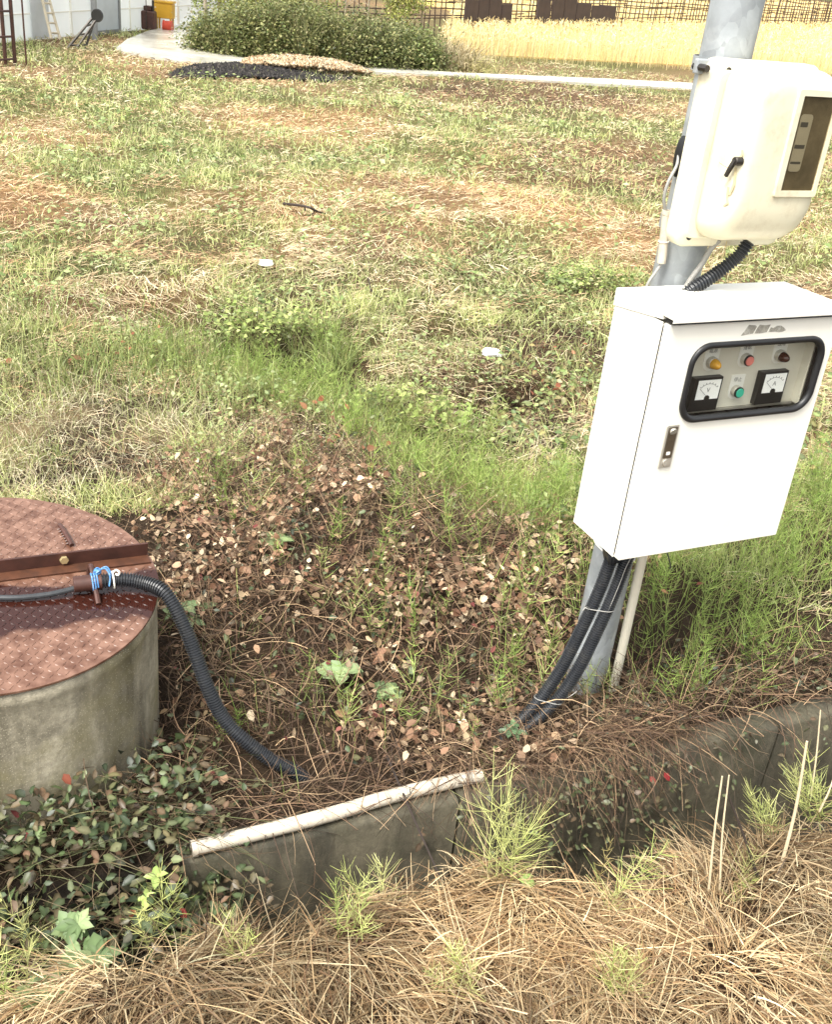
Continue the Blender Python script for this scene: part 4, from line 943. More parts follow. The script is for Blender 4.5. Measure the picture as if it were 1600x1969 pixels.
def infence(px, py):
    v = ray(px, py); nrm = np.array([-fd[1], fd[0]]); o_ = fbase0 - nrm * .25; k_ = (o_ @ nrm) / (v[:2] @ nrm); p = v * k_; return (p[:2] - fbase0) @ fd, p[2] + HC
bl = ['leftmost dark board leaning on the bamboo fence', 'second dark board from the left on the bamboo fence', 'third dark board from the left on the bamboo fence', 'low dark board ending the left cluster on the fence', 'tall dark board starting the right cluster on the fence', 'second tall dark board of the right cluster on the fence', 'third tall dark board of the right cluster on the fence', 'shorter dark board right of the tall ones on the fence', 'wide low dark board at the right end of the cluster']
for lab, (xa, xb, yt, yb) in zip(bl, ((893, 918, 0, 38), (919, 938, -4, 38), (939, 962, 0, 38), (964, 983, 9, 38), (1032, 1056, -14, 37), (1060, 1082, -16, 38), (1083, 1106, -14, 38), (1107, 1134, 8, 39), (1136, 1182, 12, 41))):
    (sa, z0), (sb, _), (_, z1) = infence(xa, yb), infence(xb, yb), infence((xa + xb) / 2, yt)
    o = MB().box(0, sb - sa, -.02, .02, 0, z1).build('dark_board', M_BOARD, bevel=.008)
    o.location = (*(fbase0 + fd * sa - np.array([-fd[1], fd[0]]) * .26), 0); o.rotation_euler = (-.04, 0, math.atan2(fd[1], fd[0])); tag(o, lab, 'board', 'dark boards leaning on the bamboo fence')

# shrubs along the path
def leaf_cloud(n, lobes, size, cols, clump=40, spread=.16, hue=.22):
    """leaf positions gathered in clumps spread through a union of ellipsoids (cx, cy, cz, rx, ry, rz)"""
    lobes = np.array(lobes, float); w = lobes[:, 3] * lobes[:, 4] * lobes[:, 5]; m = max(n // clump, 1)
    li = rng.choice(len(lobes), m, p=w / w.sum()); d = unit(rng.normal(size=(m, 3))); r = (0.35 + .65 * rng.random(m)) ** .5
    cc = lobes[li, :3] + d * r[:, None] * lobes[li, 3:]; cc[:, 2] = np.maximum(cc[:, 2], .04)
    ci = rng.integers(0, m, n); P = cc[ci] + rng.normal(0, spread, (n, 3)) * [1, 1, .8]; P[:, 2] = np.maximum(P[:, 2], .015)
    base = palette(m, cols, hue)[ci] * (1 + rng.normal(0, .15, (n, 1)))
    return P, np.clip(base, .004, .9)
def shrub(name, loc, lobes, n, size, cols, label, reeds=0, rcols=((150, 146, 100), (124, 132, 74), (96, 108, 58), (170, 164, 120))):
    s = empty(name, loc); tag(s, label, 'shrub', 'shrubs along the path')
    P, c = leaf_cloud(n, lobes, size, cols); ax = rdirs(n, -30, 50); nm = rdirs(n, 20, 90)
    V, Q, C = leaflets(P, ax, nm, size * (.6 + .8 * rng.random(n)), c, 1.0); big_mesh('foliage', V, Q, C, M_LEAF, s)
    L_ = np.array(lobes); k = reeds + 30; i = rng.integers(0, len(L_), k)
    B = np.c_[L_[i, 0] + rng.normal(0, .5, k) * L_[i, 3], L_[i, 1] + rng.normal(0, .4, k) * L_[i, 4], np.zeros(k)]
    V, Q, C = ribbons(B, rdirs(k, 65, 88), (L_[i, 2] + L_[i, 5]) * (.55 + .6 * rng.random(k)), .013, .35, 5, palette(k, rcols, .2), .2, .3); big_mesh('stems', V, Q, C, M_TWIG, s)
    return s
GC = [(104, 116, 60), (124, 136, 70), (76, 90, 46), (146, 148, 84), (106, 124, 66), (150, 140, 92), (132, 130, 86), (166, 166, 100)]
bx = [(418, 108), (470, 117), (550, 126), (640, 132), (720, 136), (790, 137)]
labs = ['leafy green shrub at the left end of the thicket by the path bend', 'dense green shrub second from left in the thicket', 'dark green shrub behind the dark end of the ash heap', 'dark green shrub behind the pale husk heap', 'green reedy shrub right of the husk heap', 'low bright green shrub at the right end of the thicket']
for k, ((x, y), lab) in enumerate(zip(bx, labs)):
    p = gp(x, y - 4); hgt = (.24, .38, .42, .33, .33, .22)[k]
    lobes = [(0, .3, hgt * .9, .42, .36, hgt * .9), (-.22, .15, hgt * .5, .30, .26, hgt * .55), (.25, .2, hgt * .6, .32, .30, hgt * .6), (.0, .05, .2, .42, .22, .28), (0, .7, hgt * 1.2, .4, .3, hgt * .8)] + [(random.uniform(-.4, .4), random.uniform(-.05, .4), hgt * random.uniform(1.1, 1.9), .13, .12, .12) for q in range(4)]
    cols = GC if k < 5 else GC + [(110, 140, 60), (126, 146, 70)]
    shrub('path_shrub', tuple(p), lobes, 13000, .046, cols, lab, 520)
# dry reed hump and pale grass at the thicket's right end
s = empty('dry_grass_clump', tuple(gp(862, 132))); tag(s, 'pale dry reed clump at the right end of the thicket', 'grass clump')
k = 1500; B = np.c_[rng.normal(0, .24, k), rng.normal(.2, .25, k), np.zeros(k)]
V, Q, C = ribbons(B, rdirs(k, 35, 85), .25 + .35 * rng.random(k), .016, .7, 5, palette(k, [(190, 172, 132), (160, 142, 104), (128, 120, 84), (206, 190, 150)], .15), .3, .3); big_mesh('blades', V, Q, C, M_STRAW, s)
s = empty('dry_grass_clump', tuple(gp(905, 137))); tag(s, 'low yellowish grass mound between thicket and wheat', 'grass clump')
k = 900; B = np.c_[rng.normal(0, .2, k), rng.normal(.1, .2, k), np.zeros(k)]
V, Q, C = ribbons(B, rdirs(k, 25, 80), .15 + .2 * rng.random(k), .014, .8, 4, palette(k, [(206, 190, 130), (176, 166, 100), (150, 150, 84)], .12), .3, .3); big_mesh('blades', V, Q, C, M_STRAW, s)
# thin trees rising behind the thicket
tl = [(352, 74, 'grey bare tree trunk behind the left end of the thicket', .03, 0), (385, 60, 'thin tree with bright yellow-green leaves at the thicket left', .025, 1), (430, 52, 'slim tree with yellow-green crown above the thicket', .022, 1), (505, 60, 'slender pale-leaved tree rising behind the dark shrub', .02, 1), (565, 66, 'young tree with a rounded yellow-green crown', .022, 2), (640, 60, 'bare thin sapling behind the middle of the thicket', .018, 0), (690, 64, 'two-branched bare sapling behind the thicket', .02, 0), (745, 70, 'drooping yellow-green leafed sapling near the thicket right end', .02, 2), (800, 72, 'pale thin dead sapling at the right end of the thicket', .022, 0)]
for x, y, lab, r, lf in tl:
    p = gp(x, y + 34); p[1] += 1.6; tr = empty('thin_tree', tuple(p)); tag(tr, lab, 'tree', 'thin trees behind the thicket')
    mb = MB(); H2 = 2.3; lx, ly = random.uniform(-.1, .1), random.uniform(-.1, .1)
    mb.tube([(0, 0, -.1), (lx * .4, ly, .8), (lx * .8, ly, 1.6), (lx, ly, H2)], [r * 1.2, r, r * .7, r * .3], 8)
    tips = []
    for q in range(7 if lf else 4):
        z = random.uniform(.25, 1.8); a = random.uniform(0, 6.28); l = random.uniform(.25, .55); e = (lx * z / 2 + l * math.cos(a), ly + l * .5 * math.sin(a), z + l * .7)
        mb.tube([(lx * z / 2, ly * z / 2, z), ((lx * z / 2 + e[0]) / 2, (ly + e[1]) / 2, z + l * .4), e], [r * .4, r * .3, r * .12], 5); tips.append(e)
    mb.build('trunk', M_BARK, tr, smooth=True)
    if lf:
        lobes = [(e[0], e[1], e[2], .2, .18, .14) for e in tips] + [(random.uniform(-.15, .15), -.1, .52 if lf == 2 else .62, .26, .2, .16), (random.uniform(-.3, .3), 0, .8, .3, .2, .2)]
        P, c = leaf_cloud(2600, lobes, .05, [(166, 172, 72), (146, 158, 70), (188, 184, 96), (120, 136, 60)], 30, .08)
        V, Q, C = leaflets(P, rdirs(2600, -60, 30), rdirs(2600, 20, 90), .05, c); big_mesh('crown', V, Q, C, M_LEAF, tr)

# ash and husk heaps beside the path
def heap(name, outline, hgt, n, size, cols, label, cat, m, z0=0.0):
    poly = np.array([gp(*p)[:2] for p in outline]); lo_, hi_ = poly.min(0), poly.max(0); c = poly.mean(0)
    S = lo_ + (hi_ - lo_) * rng.random((n * 3, 2)); ang = np.zeros(len(S))
    ins = np.zeros(len(S), bool); j = len(poly) - 1
    for i in range(len(poly)):
        a, b = poly[i], poly[j]; ins ^= ((a[1] > S[:, 1]) != (b[1] > S[:, 1])) & (S[:, 0] < (b[0] - a[0]) * (S[:, 1] - a[1]) / (b[1] - a[1] + 1e-12) + a[0]); j = i
    S = S[ins][:n]; n = len(S)
    dx = (S - c) / ((hi_ - lo_) / 2); edge = np.clip(1 - (np.abs(dx[:, 0]) ** 2.2 * .9 + (dx[:, 1] - dx[:, 0] * .0) ** 2 * .5), 0, 1)
    zz = z0 + hgt * edge * (.55 + .7 * fbm(S[:, 0] * 3, S[:, 1] * 3, 71)) * rng.random(n) ** .3
    d = unit(rng.normal(size=(n, 3))); e = unit(np.cross(d, rng.normal(size=(n, 3)))); f = np.cross(d, e); s_ = size * (.5 + rng.random(n))[:, None]
    P = np.c_[S, zz]
    V = np.stack([P + d * s_, P - d * s_ * .6 + e * s_ * .7, P - d * s_ * .6 - e * s_ * .7, P + f * s_ * .6], 1).reshape(-1, 3)
    b = (np.arange(n) * 4)[:, None]; Q = np.concatenate([b + [0, 1, 2], b + [0, 3, 1], b + [1, 3, 2], b + [2, 3, 0]], 0)
    o = big_mesh(name, V, Q, np.repeat(palette(n, cols, .25), 4, 0), m); tag(o, label, cat, kind='stuff')
heap('ash_heap', [(318, 148), (345, 137), (385, 131), (450, 128), (520, 134), (600, 144), (690, 152), (640, 160), (540, 158), (440, 154), (350, 153)], .07, 9000, .035, [(34, 32, 32), (52, 48, 46), (24, 23, 24), (72, 66, 62)], 'black heap of burnt ash beside the path', 'ash heap', M_TWIG)
heap('husk_heap', [(462, 132), (480, 124), (560, 122), (620, 126), (690, 140), (716, 148), (650, 150), (560, 143), (500, 138)], .12, 5200, .035, [(206, 184, 146), (184, 150, 108), (222, 204, 170), (164, 124, 84)], 'pale heap of wood husks lying on the ash', 'husk heap', M_STRAW, .06)

# ------------------------------------------------------------------ foreground straw bank
STRAW = [(216, 190, 146), (190, 158, 112), (230, 210, 168), (152, 116, 76), (204, 174, 126), (110, 78, 50), (174, 140, 96)]
def straw_layer(n, v0, v1, zlo, zhi, dim, lmin, lmax, spread):
    uu = rng.uniform(-1.2, 3.4, n); vv = rng.uniform(v0, v1, n)
    e = near_edge(uu); keep = vv < e - .004; uu, vv = uu[keep], vv[keep]; n = len(uu)
    x, y = to_xy(uu, vv); z = ground_z(x, y)
    az = (fbm(uu * 4.2, vv * 4.2, 81, 2) - .5) * 13 + rng.normal(0, spread, n)
    edge = sstep(.16, .0, near_edge(uu) - vv)
    el = np.radians(rng.uniform(-10, 28, n))
    D = np.c_[np.cos(az) * np.cos(el), np.sin(az) * np.cos(el), np.sin(el)]
    D[:, :2] += EV * (edge * rng.uniform(-.1, .8, n))[:, None]
    tone = sstep(.3, .7, fbm(uu * 4, vv * 4, 83, 3))[:, None]
    c = palette(n, STRAW, .2) * (0.62 + .62 * tone) * dim
    brown = sstep(.48, .6, fbm(uu * 2.3 + 5, vv * 2.3, 85, 3))[:, None]; c = c * (1 - brown * [.18, .21, .24])
    L_ = rng.uniform(lmin, lmax, n) * (1 - .35 * edge)
    return ribbons(np.c_[x, y, z + rng.uniform(zlo, zhi, n)], D, L_, rng.uniform(.032, .058, n) ** 2, rng.uniform(.2, .9, n), 4, c, .38, .35)
stuff('straw_bank', [straw_layer(26000, .55, 1.47, -.01, .03, .8, .06, .20, 1.2), straw_layer(30000, .55, 1.47, .005, .05, 1.0, .06, .26, .5), straw_layer(9000, .9, 1.47, .02, .07, 1.1, .05, .16, 1.6)], M_STRAW, 'dry brown cut straw covering the near bank of the drain', 'straw')
# loose straws and dead stalks standing out of the bank
n = 420; uu = rng.uniform(-.6, 2.6, n); vv = rng.uniform(.75, 1.44, n); k = vv < near_edge(uu) - .02; uu, vv = uu[k], vv[k]; n = len(uu); x, y = to_xy(uu, vv)
stuff('loose_straw', [ribbons(np.c_[x, y, ground_z(x, y) + .02], rdirs(n, 25, 85), rng.uniform(.05, .18, n), rng.uniform(.0014, .003, n), rng.uniform(0, .5, n), 5, palette(n, [(224, 204, 160), (196, 168, 120), (150, 120, 86), (80, 62, 48)], .12), .4, .5)], M_STRAW, 'single loose straws sticking up from the near bank', 'straw')

# ------------------------------------------------------------------ leaf litter, dead stems, creepers behind the drain
def region_pts(n, x0, x1, y0, y1, zone, soft=.35, nz=.25, s=50, r=0.0, vmin=V0 + .01):
    x = rng.uniform(x0, x1, n); y = rng.uniform(y0, y1, n)
    m = blobs(x, y, zone, soft, nz, s) > rng.random(n); u, v = to_uv(x, y); lipfree = (u > 1.15) & (u < 1.75); m &= clear(x, y, r) & (v > np.where(lipfree, vmin, vmin + .075))
    return x[m], y[m]
BR = [(104, 76, 56), (140, 108, 80), (80, 58, 44), (170, 140, 104), (60, 45, 36), (70, 56, 42)]
parts = []
x, y = region_pts(80000, -1.6, 2.6, 1.5, 4.9, Z_LITTER + Z_TWIG, .6, .35); k = rng.random(len(x)) < .5 + .5 * sstep(.38, .56, fbm(x * 7, y * 7, 93, 2)); x, y = x[k], y[k]; n = len(x); z = ground_z(x, y)
parts.append(ribbons(np.c_[x, y, z + rng.uniform(0, .06, n)], rdirs(n, -8, 60), rng.uniform(.03, .20, n), rng.uniform(.034, .056, n) ** 2, rng.uniform(0, .6, n), 4, palette(n, BR, .28), 1.1, .5))
x, y = region_pts(52000, -3, .2, 2.0, 5.6, Z_PALE, .6); n = len(x); z = ground_z(x, y)
parts.append(ribbons(np.c_[x, y, z + rng.uniform(0, .05, n)], rdirs(n, 0, 70), rng.uniform(.025, .10, n), rng.uniform(.0012, .0026, n), rng.uniform(.1, .8, n), 2, palette(n, [(198, 186, 152), (176, 162, 126), (216, 206, 176), (130, 112, 84), (100, 84, 62), (150, 156, 100)], .15), .6, .4))
# twigs on and over the drain lip
m = 2000; u = np.where(rng.random(m) < .85, rng.normal(1.42, .2, m), rng.uniform(.95, 2.7, m)); v = V0 + .04 + np.abs(rng.normal(0, .08, m)); x, y = to_xy(u, v); dn = np.c_[np.full(m, -EV[0]), np.full(m, -EV[1]), np.full(m, .1)] * rng.uniform(-.3, 1.0, (m, 1)) + rng.normal(0, .75, (m, 3)) * [1, 1, .4]
parts.append(ribbons(np.c_[x, y, np.full(m, .025) + rng.uniform(0, .05, m)], dn, rng.uniform(.06, .32, m), rng.uniform(.0011, .0026, m), rng.uniform(.1, 1.5, m), 6, palette(m, BR, .25), 1.1, .5))
m = 420; u = rng.uniform(.3, 1.2, m); v = V0 + rng.uniform(.01, .16, m); x, y = to_xy(u, v)
parts.append(ribbons(np.c_[x, y, np.full(m, .03) + rng.uniform(0, .02, m)], rdirs(m, -10, 30), rng.uniform(.06, .22, m), rng.uniform(.0012, .0024, m), rng.uniform(.1, .9, m), 5, palette(m, BR, .2), .6, .5))
stuff('dead_stems', parts, M_TWIG, 'tangle of thin brown dead stems behind the drain', 'stems')

TAN = [(206, 176, 140), (160, 118, 88), (222, 200, 166), (118, 80, 58), (180, 140, 108), (92, 66, 50), (130, 90, 66), (104, 78, 54), (150, 126, 90)]
x, y = region_pts(72000, -1.6, 2.4, 1.5, 4.9, Z_LITTER, .6, .35, 52); n = len(x)
dens = fbm(x * 3.2, y * 3.2, 91, 3); k = rng.random(n) < sstep(.36, .60, dens) * .95 + .05; x, y = x[k], y[k]; n = len(x); z = ground_z(x, y) + rng.uniform(.005, .085, n)
nr = rdirs(n, 10, 90); nr[:, 1] -= .35
parts = [leaves(np.c_[x, y, z], rdirs(n, -50, 40), nr, rng.uniform(.10, .19, n) ** 2, palette(n, TAN, .25), rng.uniform(.45, 1.1, n))]
x, y = region_pts(1500, -2.4, 1.6, 2.2, 5.6, Z_ORANGE, .35, .3, 53); n = len(x); z = ground_z(x, y) + rng.uniform(.03, .16, n)
parts.append(leaves(np.c_[x, y, z], rdirs(n, -40, 50), rdirs(n, 20, 90), rng.uniform(.02, .045, n), palette(n, [(156, 86, 58), (176, 108, 76), (130, 70, 50), (140, 104, 66)], .16), rng.uniform(.6, .9, n)))
x, y = region_pts(260, -1.6, 2.4, 1.5, 4.0, Z_LITTER + Z_IVY + Z_TWIG, .35, .3, 52); n = len(x); z = ground_z(x, y) + rng.uniform(.03, .09, n)
parts.append(leaves(np.c_[x, y, z], rdirs(n, -40, 40), rdirs(n, 20, 90), rng.uniform(.018, .03, n), palette(n, [(130, 58, 56), (104, 44, 44), (150, 84, 74)], .15), .8))
stuff('leaf_litter', parts, M_DEAD, 'pale and rusty dead leaves strewn on the ground behind the drain', 'leaves')

x, y = region_pts(9000, -1.6, 2.8, 1.5, 4.9, Z_LITTER + Z_TWIG, .6, .35, 58); k = rng.random(len(x)) < sstep(.45, .62, fbm(x * 4, y * 4, 95, 2)); x, y = x[k], y[k]; n = len(x)
stuff('green_shoots', [ribbons(np.c_[x, y, ground_z(x, y)], rdirs(n, 35, 88), rng.uniform(.03, .12, n), rng.uniform(.0016, .0036, n), rng.uniform(0, .7, n), 3, palette(n, [(134, 150, 72), (110, 130, 60), (154, 160, 90), (96, 104, 56)], .2), .5, .3)], M_LEAF, 'thin green shoots coming up through the dead leaves', 'shoots')
# creeping evergreen leaves: dark glossy pairs on low stems
def creeper(x, y, z, lo=.018, hi=.040, cols=((46, 60, 30), (58, 74, 36), (32, 44, 24), (72, 86, 46), (88, 96, 60), (72, 62, 38), (96, 70, 50))):
    n = len(x); c = palette(n, cols, .2); vein = np.clip(c * 1.5 + .02, 0, .8); nr = rdirs(n, 15, 90); nr[:, 1] -= .3
    return leaves(np.c_[x, y, z], rdirs(n, -45, 35), nr, rng.uniform(lo, hi, n), c, rng.uniform(.55, .9, n), vein)
parts = []
m = 19000; x = rng.uniform(-1.8, .25, m); y = rng.uniform(.9, 2.2, m); k = (blobs(x, y, Z_IVY, .3, .3, 54) > rng.random(m)) & clear(x, y, .0); x, y = x[k], y[k]; u, v = to_uv(x, y)
zz = np.maximum(ground_z(x, y), -.16) + rng.uniform(0, .13, len(x)); parts.append(creeper(x, y, zz + .015, .016, .036, ((48, 64, 31), (60, 78, 38), (34, 46, 24), (74, 90, 47), (92, 100, 62), (80, 66, 42), (104, 76, 54))))
x, y = region_pts(17000, -1.2, 2.8, 1.5, 4.4, Z_TWIG + [(640, 1300, 260, 180, .45), (700, 1080, 300, 170, .3), (450, 1200, 140, 200, .4), (550, 1090, 60, 60, 1), (720, 900, 120, 70, .7, 25), (400, 1500, 120, 90, .7)], .35, .3, 56); parts.append(creeper(x, y, ground_z(x, y) + rng.uniform(.01, .08, len(x)), .014, .030))
m = 520; u = np.where(rng.random(m) < .8, rng.normal(1.42, .18, m), rng.uniform(1.0, 2.6, m)); v = V0 - np.abs(rng.normal(0, .04, m)); x, y = to_xy(u, v); parts.append(creeper(x, y, -rng.random(m) ** 1.5 * .30 + .03, .012, .026, ((60, 72, 40), (80, 90, 54), (96, 98, 66), (90, 70, 50))))
x, y = region_pts(5200, .3, 2.6, 3.0, 5.2, [(1110, 960, 110, 100, 1), (1000, 740, 160, 110, .6), (1560, 880, 60, 80, .6)], .35, .3, 57); parts.append(creeper(x, y, ground_z(x, y) + rng.uniform(.01, .12, len(x)), .025, .05, ((92, 112, 50), (118, 128, 66), (70, 90, 42), (130, 116, 66))))
V, Q, C = merge(parts); o = big_mesh('creeper_leaves', V, Q, C, M_IVY); tag(o, 'low creeper with small dark glossy green leaves round the well and pole', 'creeper', kind='stuff')
m = 9000; x = rng.uniform(-1.8, .3, m); y = rng.uniform(.9, 2.2, m); k = (blobs(x, y, Z_IVY, .3, .3, 54) > rng.random(m)) & clear(x, y, .0); x, y = x[k], y[k]; n = len(x)
stuff('creeper_stems', [ribbons(np.c_[x, y, np.maximum(ground_z(x, y), -.16) + rng.uniform(0, .09, n)], rdirs(n, -15, 40), rng.uniform(.08, .3, n), rng.uniform(.0013, .0028, n), rng.uniform(.1, .8, n), 5, palette(n, [(86, 66, 48), (112, 92, 66), (70, 62, 42), (98, 104, 62)], .2), .7, .5)], M_TWIG, 'thin trailing creeper stems beside the well and over the drain', 'creeper')

# ------------------------------------------------------------------ horsetail
HG = [(156, 186, 74), (136, 170, 62), (174, 198, 90), (124, 150, 60), (164, 176, 90)]
def horsetail(P, H, lean, cols=HG, nodes=8, per=7, blen=.055, jit=.12, tipc=None):
    """stem ribbons and whorls of fine upswept branches for N plants"""
    n = len(P); D = rdirs(n, 78, 90) + lean; D = unit(D); c = palette(n, cols, jit)
    out = [ribbons(P, D, H, .0028, .05, 3, c * .6, .05, .5)]
    k = n * nodes * per; pi = np.repeat(np.arange(n), nodes * per); nd = np.tile(np.repeat(np.arange(nodes), per), n)
    t_ = .22 + .78 * nd / nodes; B = P[pi] + D[pi] * (H[pi] * t_)[:, None]
    a = rng.random(k) * 6.283; el = np.radians(rng.uniform(12, 58, k)); bd_ = np.c_[np.cos(a) * np.cos(el), np.sin(a) * np.cos(el), np.sin(el)] + lean[pi] * .5
    l = blen * (H[pi] / .25) * (1.15 - .75 * nd / nodes) * rng.uniform(.7, 1.3, k)
    out.append(ribbons(B, bd_, l, rng.uniform(.0010, .0017, k), -.25, 2, np.clip(c[pi] * (1 + rng.normal(0, .12, (k, 1))), 0, .9), .15, .5))
    return out
x, y = region_pts(13500, -2.6, 3.4, 2.1, 6.0, Z_HORSE, .45, .35, 60); k = rng.random(len(x)) < .42 + .58 * sstep(.43, .58, fbm(x * 3.6, y * 3.6, 65, 3)); x, y = x[k], y[k]; n = len(x)
P = np.c_[x, y, ground_z(x, y)]; H = rng.uniform(.09, .28, n); d = np.hypot(x, y)
stuff('horsetail_patch', horsetail(P, H, rng.normal(0, .10, (n, 3)) * [1, 1, 0], HG, 6, 6, .07), M_LEAF, 'bright green feathery horsetail growing in patches behind the drain', 'horsetail')
# extra upright fine blades that thicken the patches
x, y = region_pts(44000, -2.6, 3.4, 2.1, 6.0, Z_HORSE, .3, .3, 60); k = rng.random(len(x)) < .3 + .7 * sstep(.44, .6, fbm(x * 3.6, y * 3.6, 65, 3)); x, y = x[k], y[k]; n = len(x)
stuff('horsetail_undergrowth', [ribbons(np.c_[x, y, ground_z(x, y)], rdirs(n, 60, 90), rng.uniform(.08, .24, n), rng.uniform(.0016, .0034, n), rng.uniform(0, .5, n), 3, palette(n, HG + [(160, 166, 96), (176, 160, 110), (130, 112, 76)], .18), .35, .3)], M_LEAF, 'fine green blades filling the horsetail patches', 'grass')

# ------------------------------------------------------------------ meadow
def meadow_pts(n, d0, d1, a0=-36, a1=36):
    S = scatter_polar(n, d0, d1, a0, a1); x, y = S[:, 0], S[:, 1]; u, v = to_uv(x, y)
    p_ = np.array([q[:2] for q in rp]); ins = np.zeros(len(x), bool); j = len(p_) - 1
    for i in range(len(p_)):
        a, b = p_[i], p_[j]; ins ^= ((a[1] > y) != (b[1] > y)) & (x < (b[0] - a[0]) * (y - a[1]) / (b[1] - a[1] + 1e-12) + a[0]); j = i
    far = (x > wf[0, 0] - .5) & (y > np.interp(x, wf[:, 0], wf[:, 1]) + .1)
    ok = clear(x, y) & ~ins & ~far & (v > V0 + .12) & (y < 60)
    return x[ok], y[ok]
def cover(x, y): return .34 + .66 * sstep(.36, .52, fbm(x * 4.2, y * 5.2, 45, 3))
def mix_zone(x, y):
    """dryness 0..1 and brownness of the meadow"""
    big = fbm(x * .5, y * .7, 31, 4); fine = fbm(x * 2.3, y * 2.9, 33, 3)
    dry = sstep(.56, .40, big) * .5 + (fine - .5) * 1.7 + .34
    dry = np.maximum(dry, blobs(x, y, Z_DRYM)); dry = dry * (1 - .85 * blobs(x, y, Z_GREENM)); br = np.maximum(blobs(x, y, Z_BROWN), sstep(.52, .66, fbm(x * 1.9, y * 2.6, 35, 3)) * .8)
    return np.clip(dry, 0, 1), br
parts = []
x, y = meadow_pts(330000, 3.3, 24); n = len(x); dry, br = mix_zone(x, y); d = np.hypot(x, y); lit = blobs(x, y, Z_LITTER + Z_TWIG + Z_PALE, .6) * (.35 + .65 * sstep(.3, .55, fbm(x * 3.5, y * 3.5, 47, 3)))
k = (rng.random(n) > holes(x, y)) & (rng.random(n) < cover(x, y)) & (rng.random(n) > dry * .85) & (rng.random(n) > lit * .9) & (rng.random(n) > br * .55); x, y, d, dry = x[k], y[k], d[k], dry[k]; n = len(x)
GM = [(178, 188, 108), (160, 174, 90), (196, 200, 128), (134, 150, 76), (208, 206, 146), (156, 172, 110), (164, 156, 112)]
c = palette(n, GM, .17); tuft = fbm(x * 4, y * 4, 37, 2); c *= (.55 + .95 * tuft)[:, None]
hgt = (.035 + .10 * tuft * rng.random(n) + .05 * (d < 6) * rng.random(n)) * (1 + .25 * (d > 9))
parts.append(ribbons(np.c_[x, y, ground_z(x, y)], rdirs(n, 30, 88), hgt, np.clip(.0009 * d, .003, .013) * rng.uniform(.5, 1.3, n), rng.uniform(.1, .9, n), 2, c, .4, .25))
stuff('meadow_grass', parts, M_LEAF, 'short patchy green grass of the mown meadow', 'grass')
parts = []
x, y = meadow_pts(345000, 3.3, 24); n = len(x); dry, br = mix_zone(x, y); d = np.hypot(x, y); lit = np.maximum(blobs(x, y, Z_LITTER + Z_TWIG + Z_PALE, .6), blobs(x, y, Z_HORSE, .3))
k = (rng.random(n) > holes(x, y)) & (rng.random(n) < cover(x + 3, y)) & (rng.random(n) < dry * .95 + .18) & (rng.random(n) > lit * .95); x, y, d, dry, br = x[k], y[k], d[k], dry[k], br[k]; n = len(x)
c = palette(n, [(232, 216, 176), (216, 192, 150), (238, 226, 192), (206, 170, 132), (224, 202, 164)], .14); red = sstep(.46, .6, fbm(x * 1.3, y * 1.7, 39, 3)); c *= 1 - red[:, None] * [.06, .19, .26]
c = np.where((rng.random(n) < br * .7)[:, None], palette(n, [(120, 92, 66), (96, 72, 54), (150, 112, 78)], .2), c)
az = (fbm(x * .9, y * .9, 41, 3) - .5) * 10 + rng.normal(0, .7, n); el = np.radians(rng.uniform(-4, 32, n))
parts.append(ribbons(np.c_[x, y, ground_z(x, y) + rng.uniform(0, .035, n)], np.c_[np.cos(az) * np.cos(el), np.sin(az) * np.cos(el), np.sin(el)], rng.uniform(.03, .14, n) * np.clip(1.25 - .05 * d, .7, 1.1), np.clip(.00058 * d, .0022, .009) * rng.uniform(.5, 1.3, n), rng.uniform(.1, .7, n), 2, c, .6, .4))
stuff('meadow_straw', parts, M_STRAW, 'dry cut hay scattered over the meadow', 'hay')
# broad-leaved weeds in the meadow
x, y = meadow_pts(60000, 3.4, 16); n = len(x); dry, br = mix_zone(x, y); lit = blobs(x, y, Z_LITTER + Z_TWIG + Z_PALE, .3); cl = fbm(x * 2.6, y * 2.6, 43, 3)
k = (rng.random(n) < sstep(.5, .66, cl) * (1 - .7 * dry)) & (rng.random(n) > lit); x, y = x[k], y[k]; n = len(x); d = np.hypot(x, y)
stuff('meadow_weeds', [leaflets(np.c_[x, y, ground_z(x, y) + rng.uniform(.01, .13, n)], rdirs(n, -20, 40), rdirs(n, 40, 90), np.clip(.006 * d, .02, .06) * rng.uniform(.6, 1.3, n), palette(n, [(156, 174, 104), (134, 156, 84), (168, 182, 106), (110, 132, 70), (176, 186, 132)], .18), .9)], M_LEAF, 'low broad-leaved green weeds dotted through the meadow', 'weeds')
# taller tufts along the shallow dip
ts = []
for px, py, w, nn, hh in ((640, 690, .12, 260, .34), (470, 760, .3, 300, .22), (350, 700, .25, 300, .26), (250, 720, .3, 300, .24), (120, 700, .35, 300, .24), (300, 640, .4, 260, .22), (690, 800, .2, 260, .24), (830, 880, .25, 300, .26), (560, 650, .18, 160, .22), (60, 620, .3, 200, .2)):
    g_ = gp(px, py); k = nn // 2; B = np.c_[g_[0] + rng.normal(0, w * .6, k), g_[1] + rng.normal(0, w * .6, k)]
    ts.append(ribbons(np.c_[B, ground_z(B[:, 0], B[:, 1])], rdirs(k, 55, 88), hh * rng.uniform(.5, 1.1, k), rng.uniform(.003, .007, k), rng.uniform(.2, .9, k), 4, palette(k, [(140, 160, 80), (120, 142, 74), (164, 170, 100), (110, 120, 64)], .15), .3, .2))
stuff('tall_grass', ts, M_LEAF, 'taller green grass along the shallow dip in the meadow', 'grass')

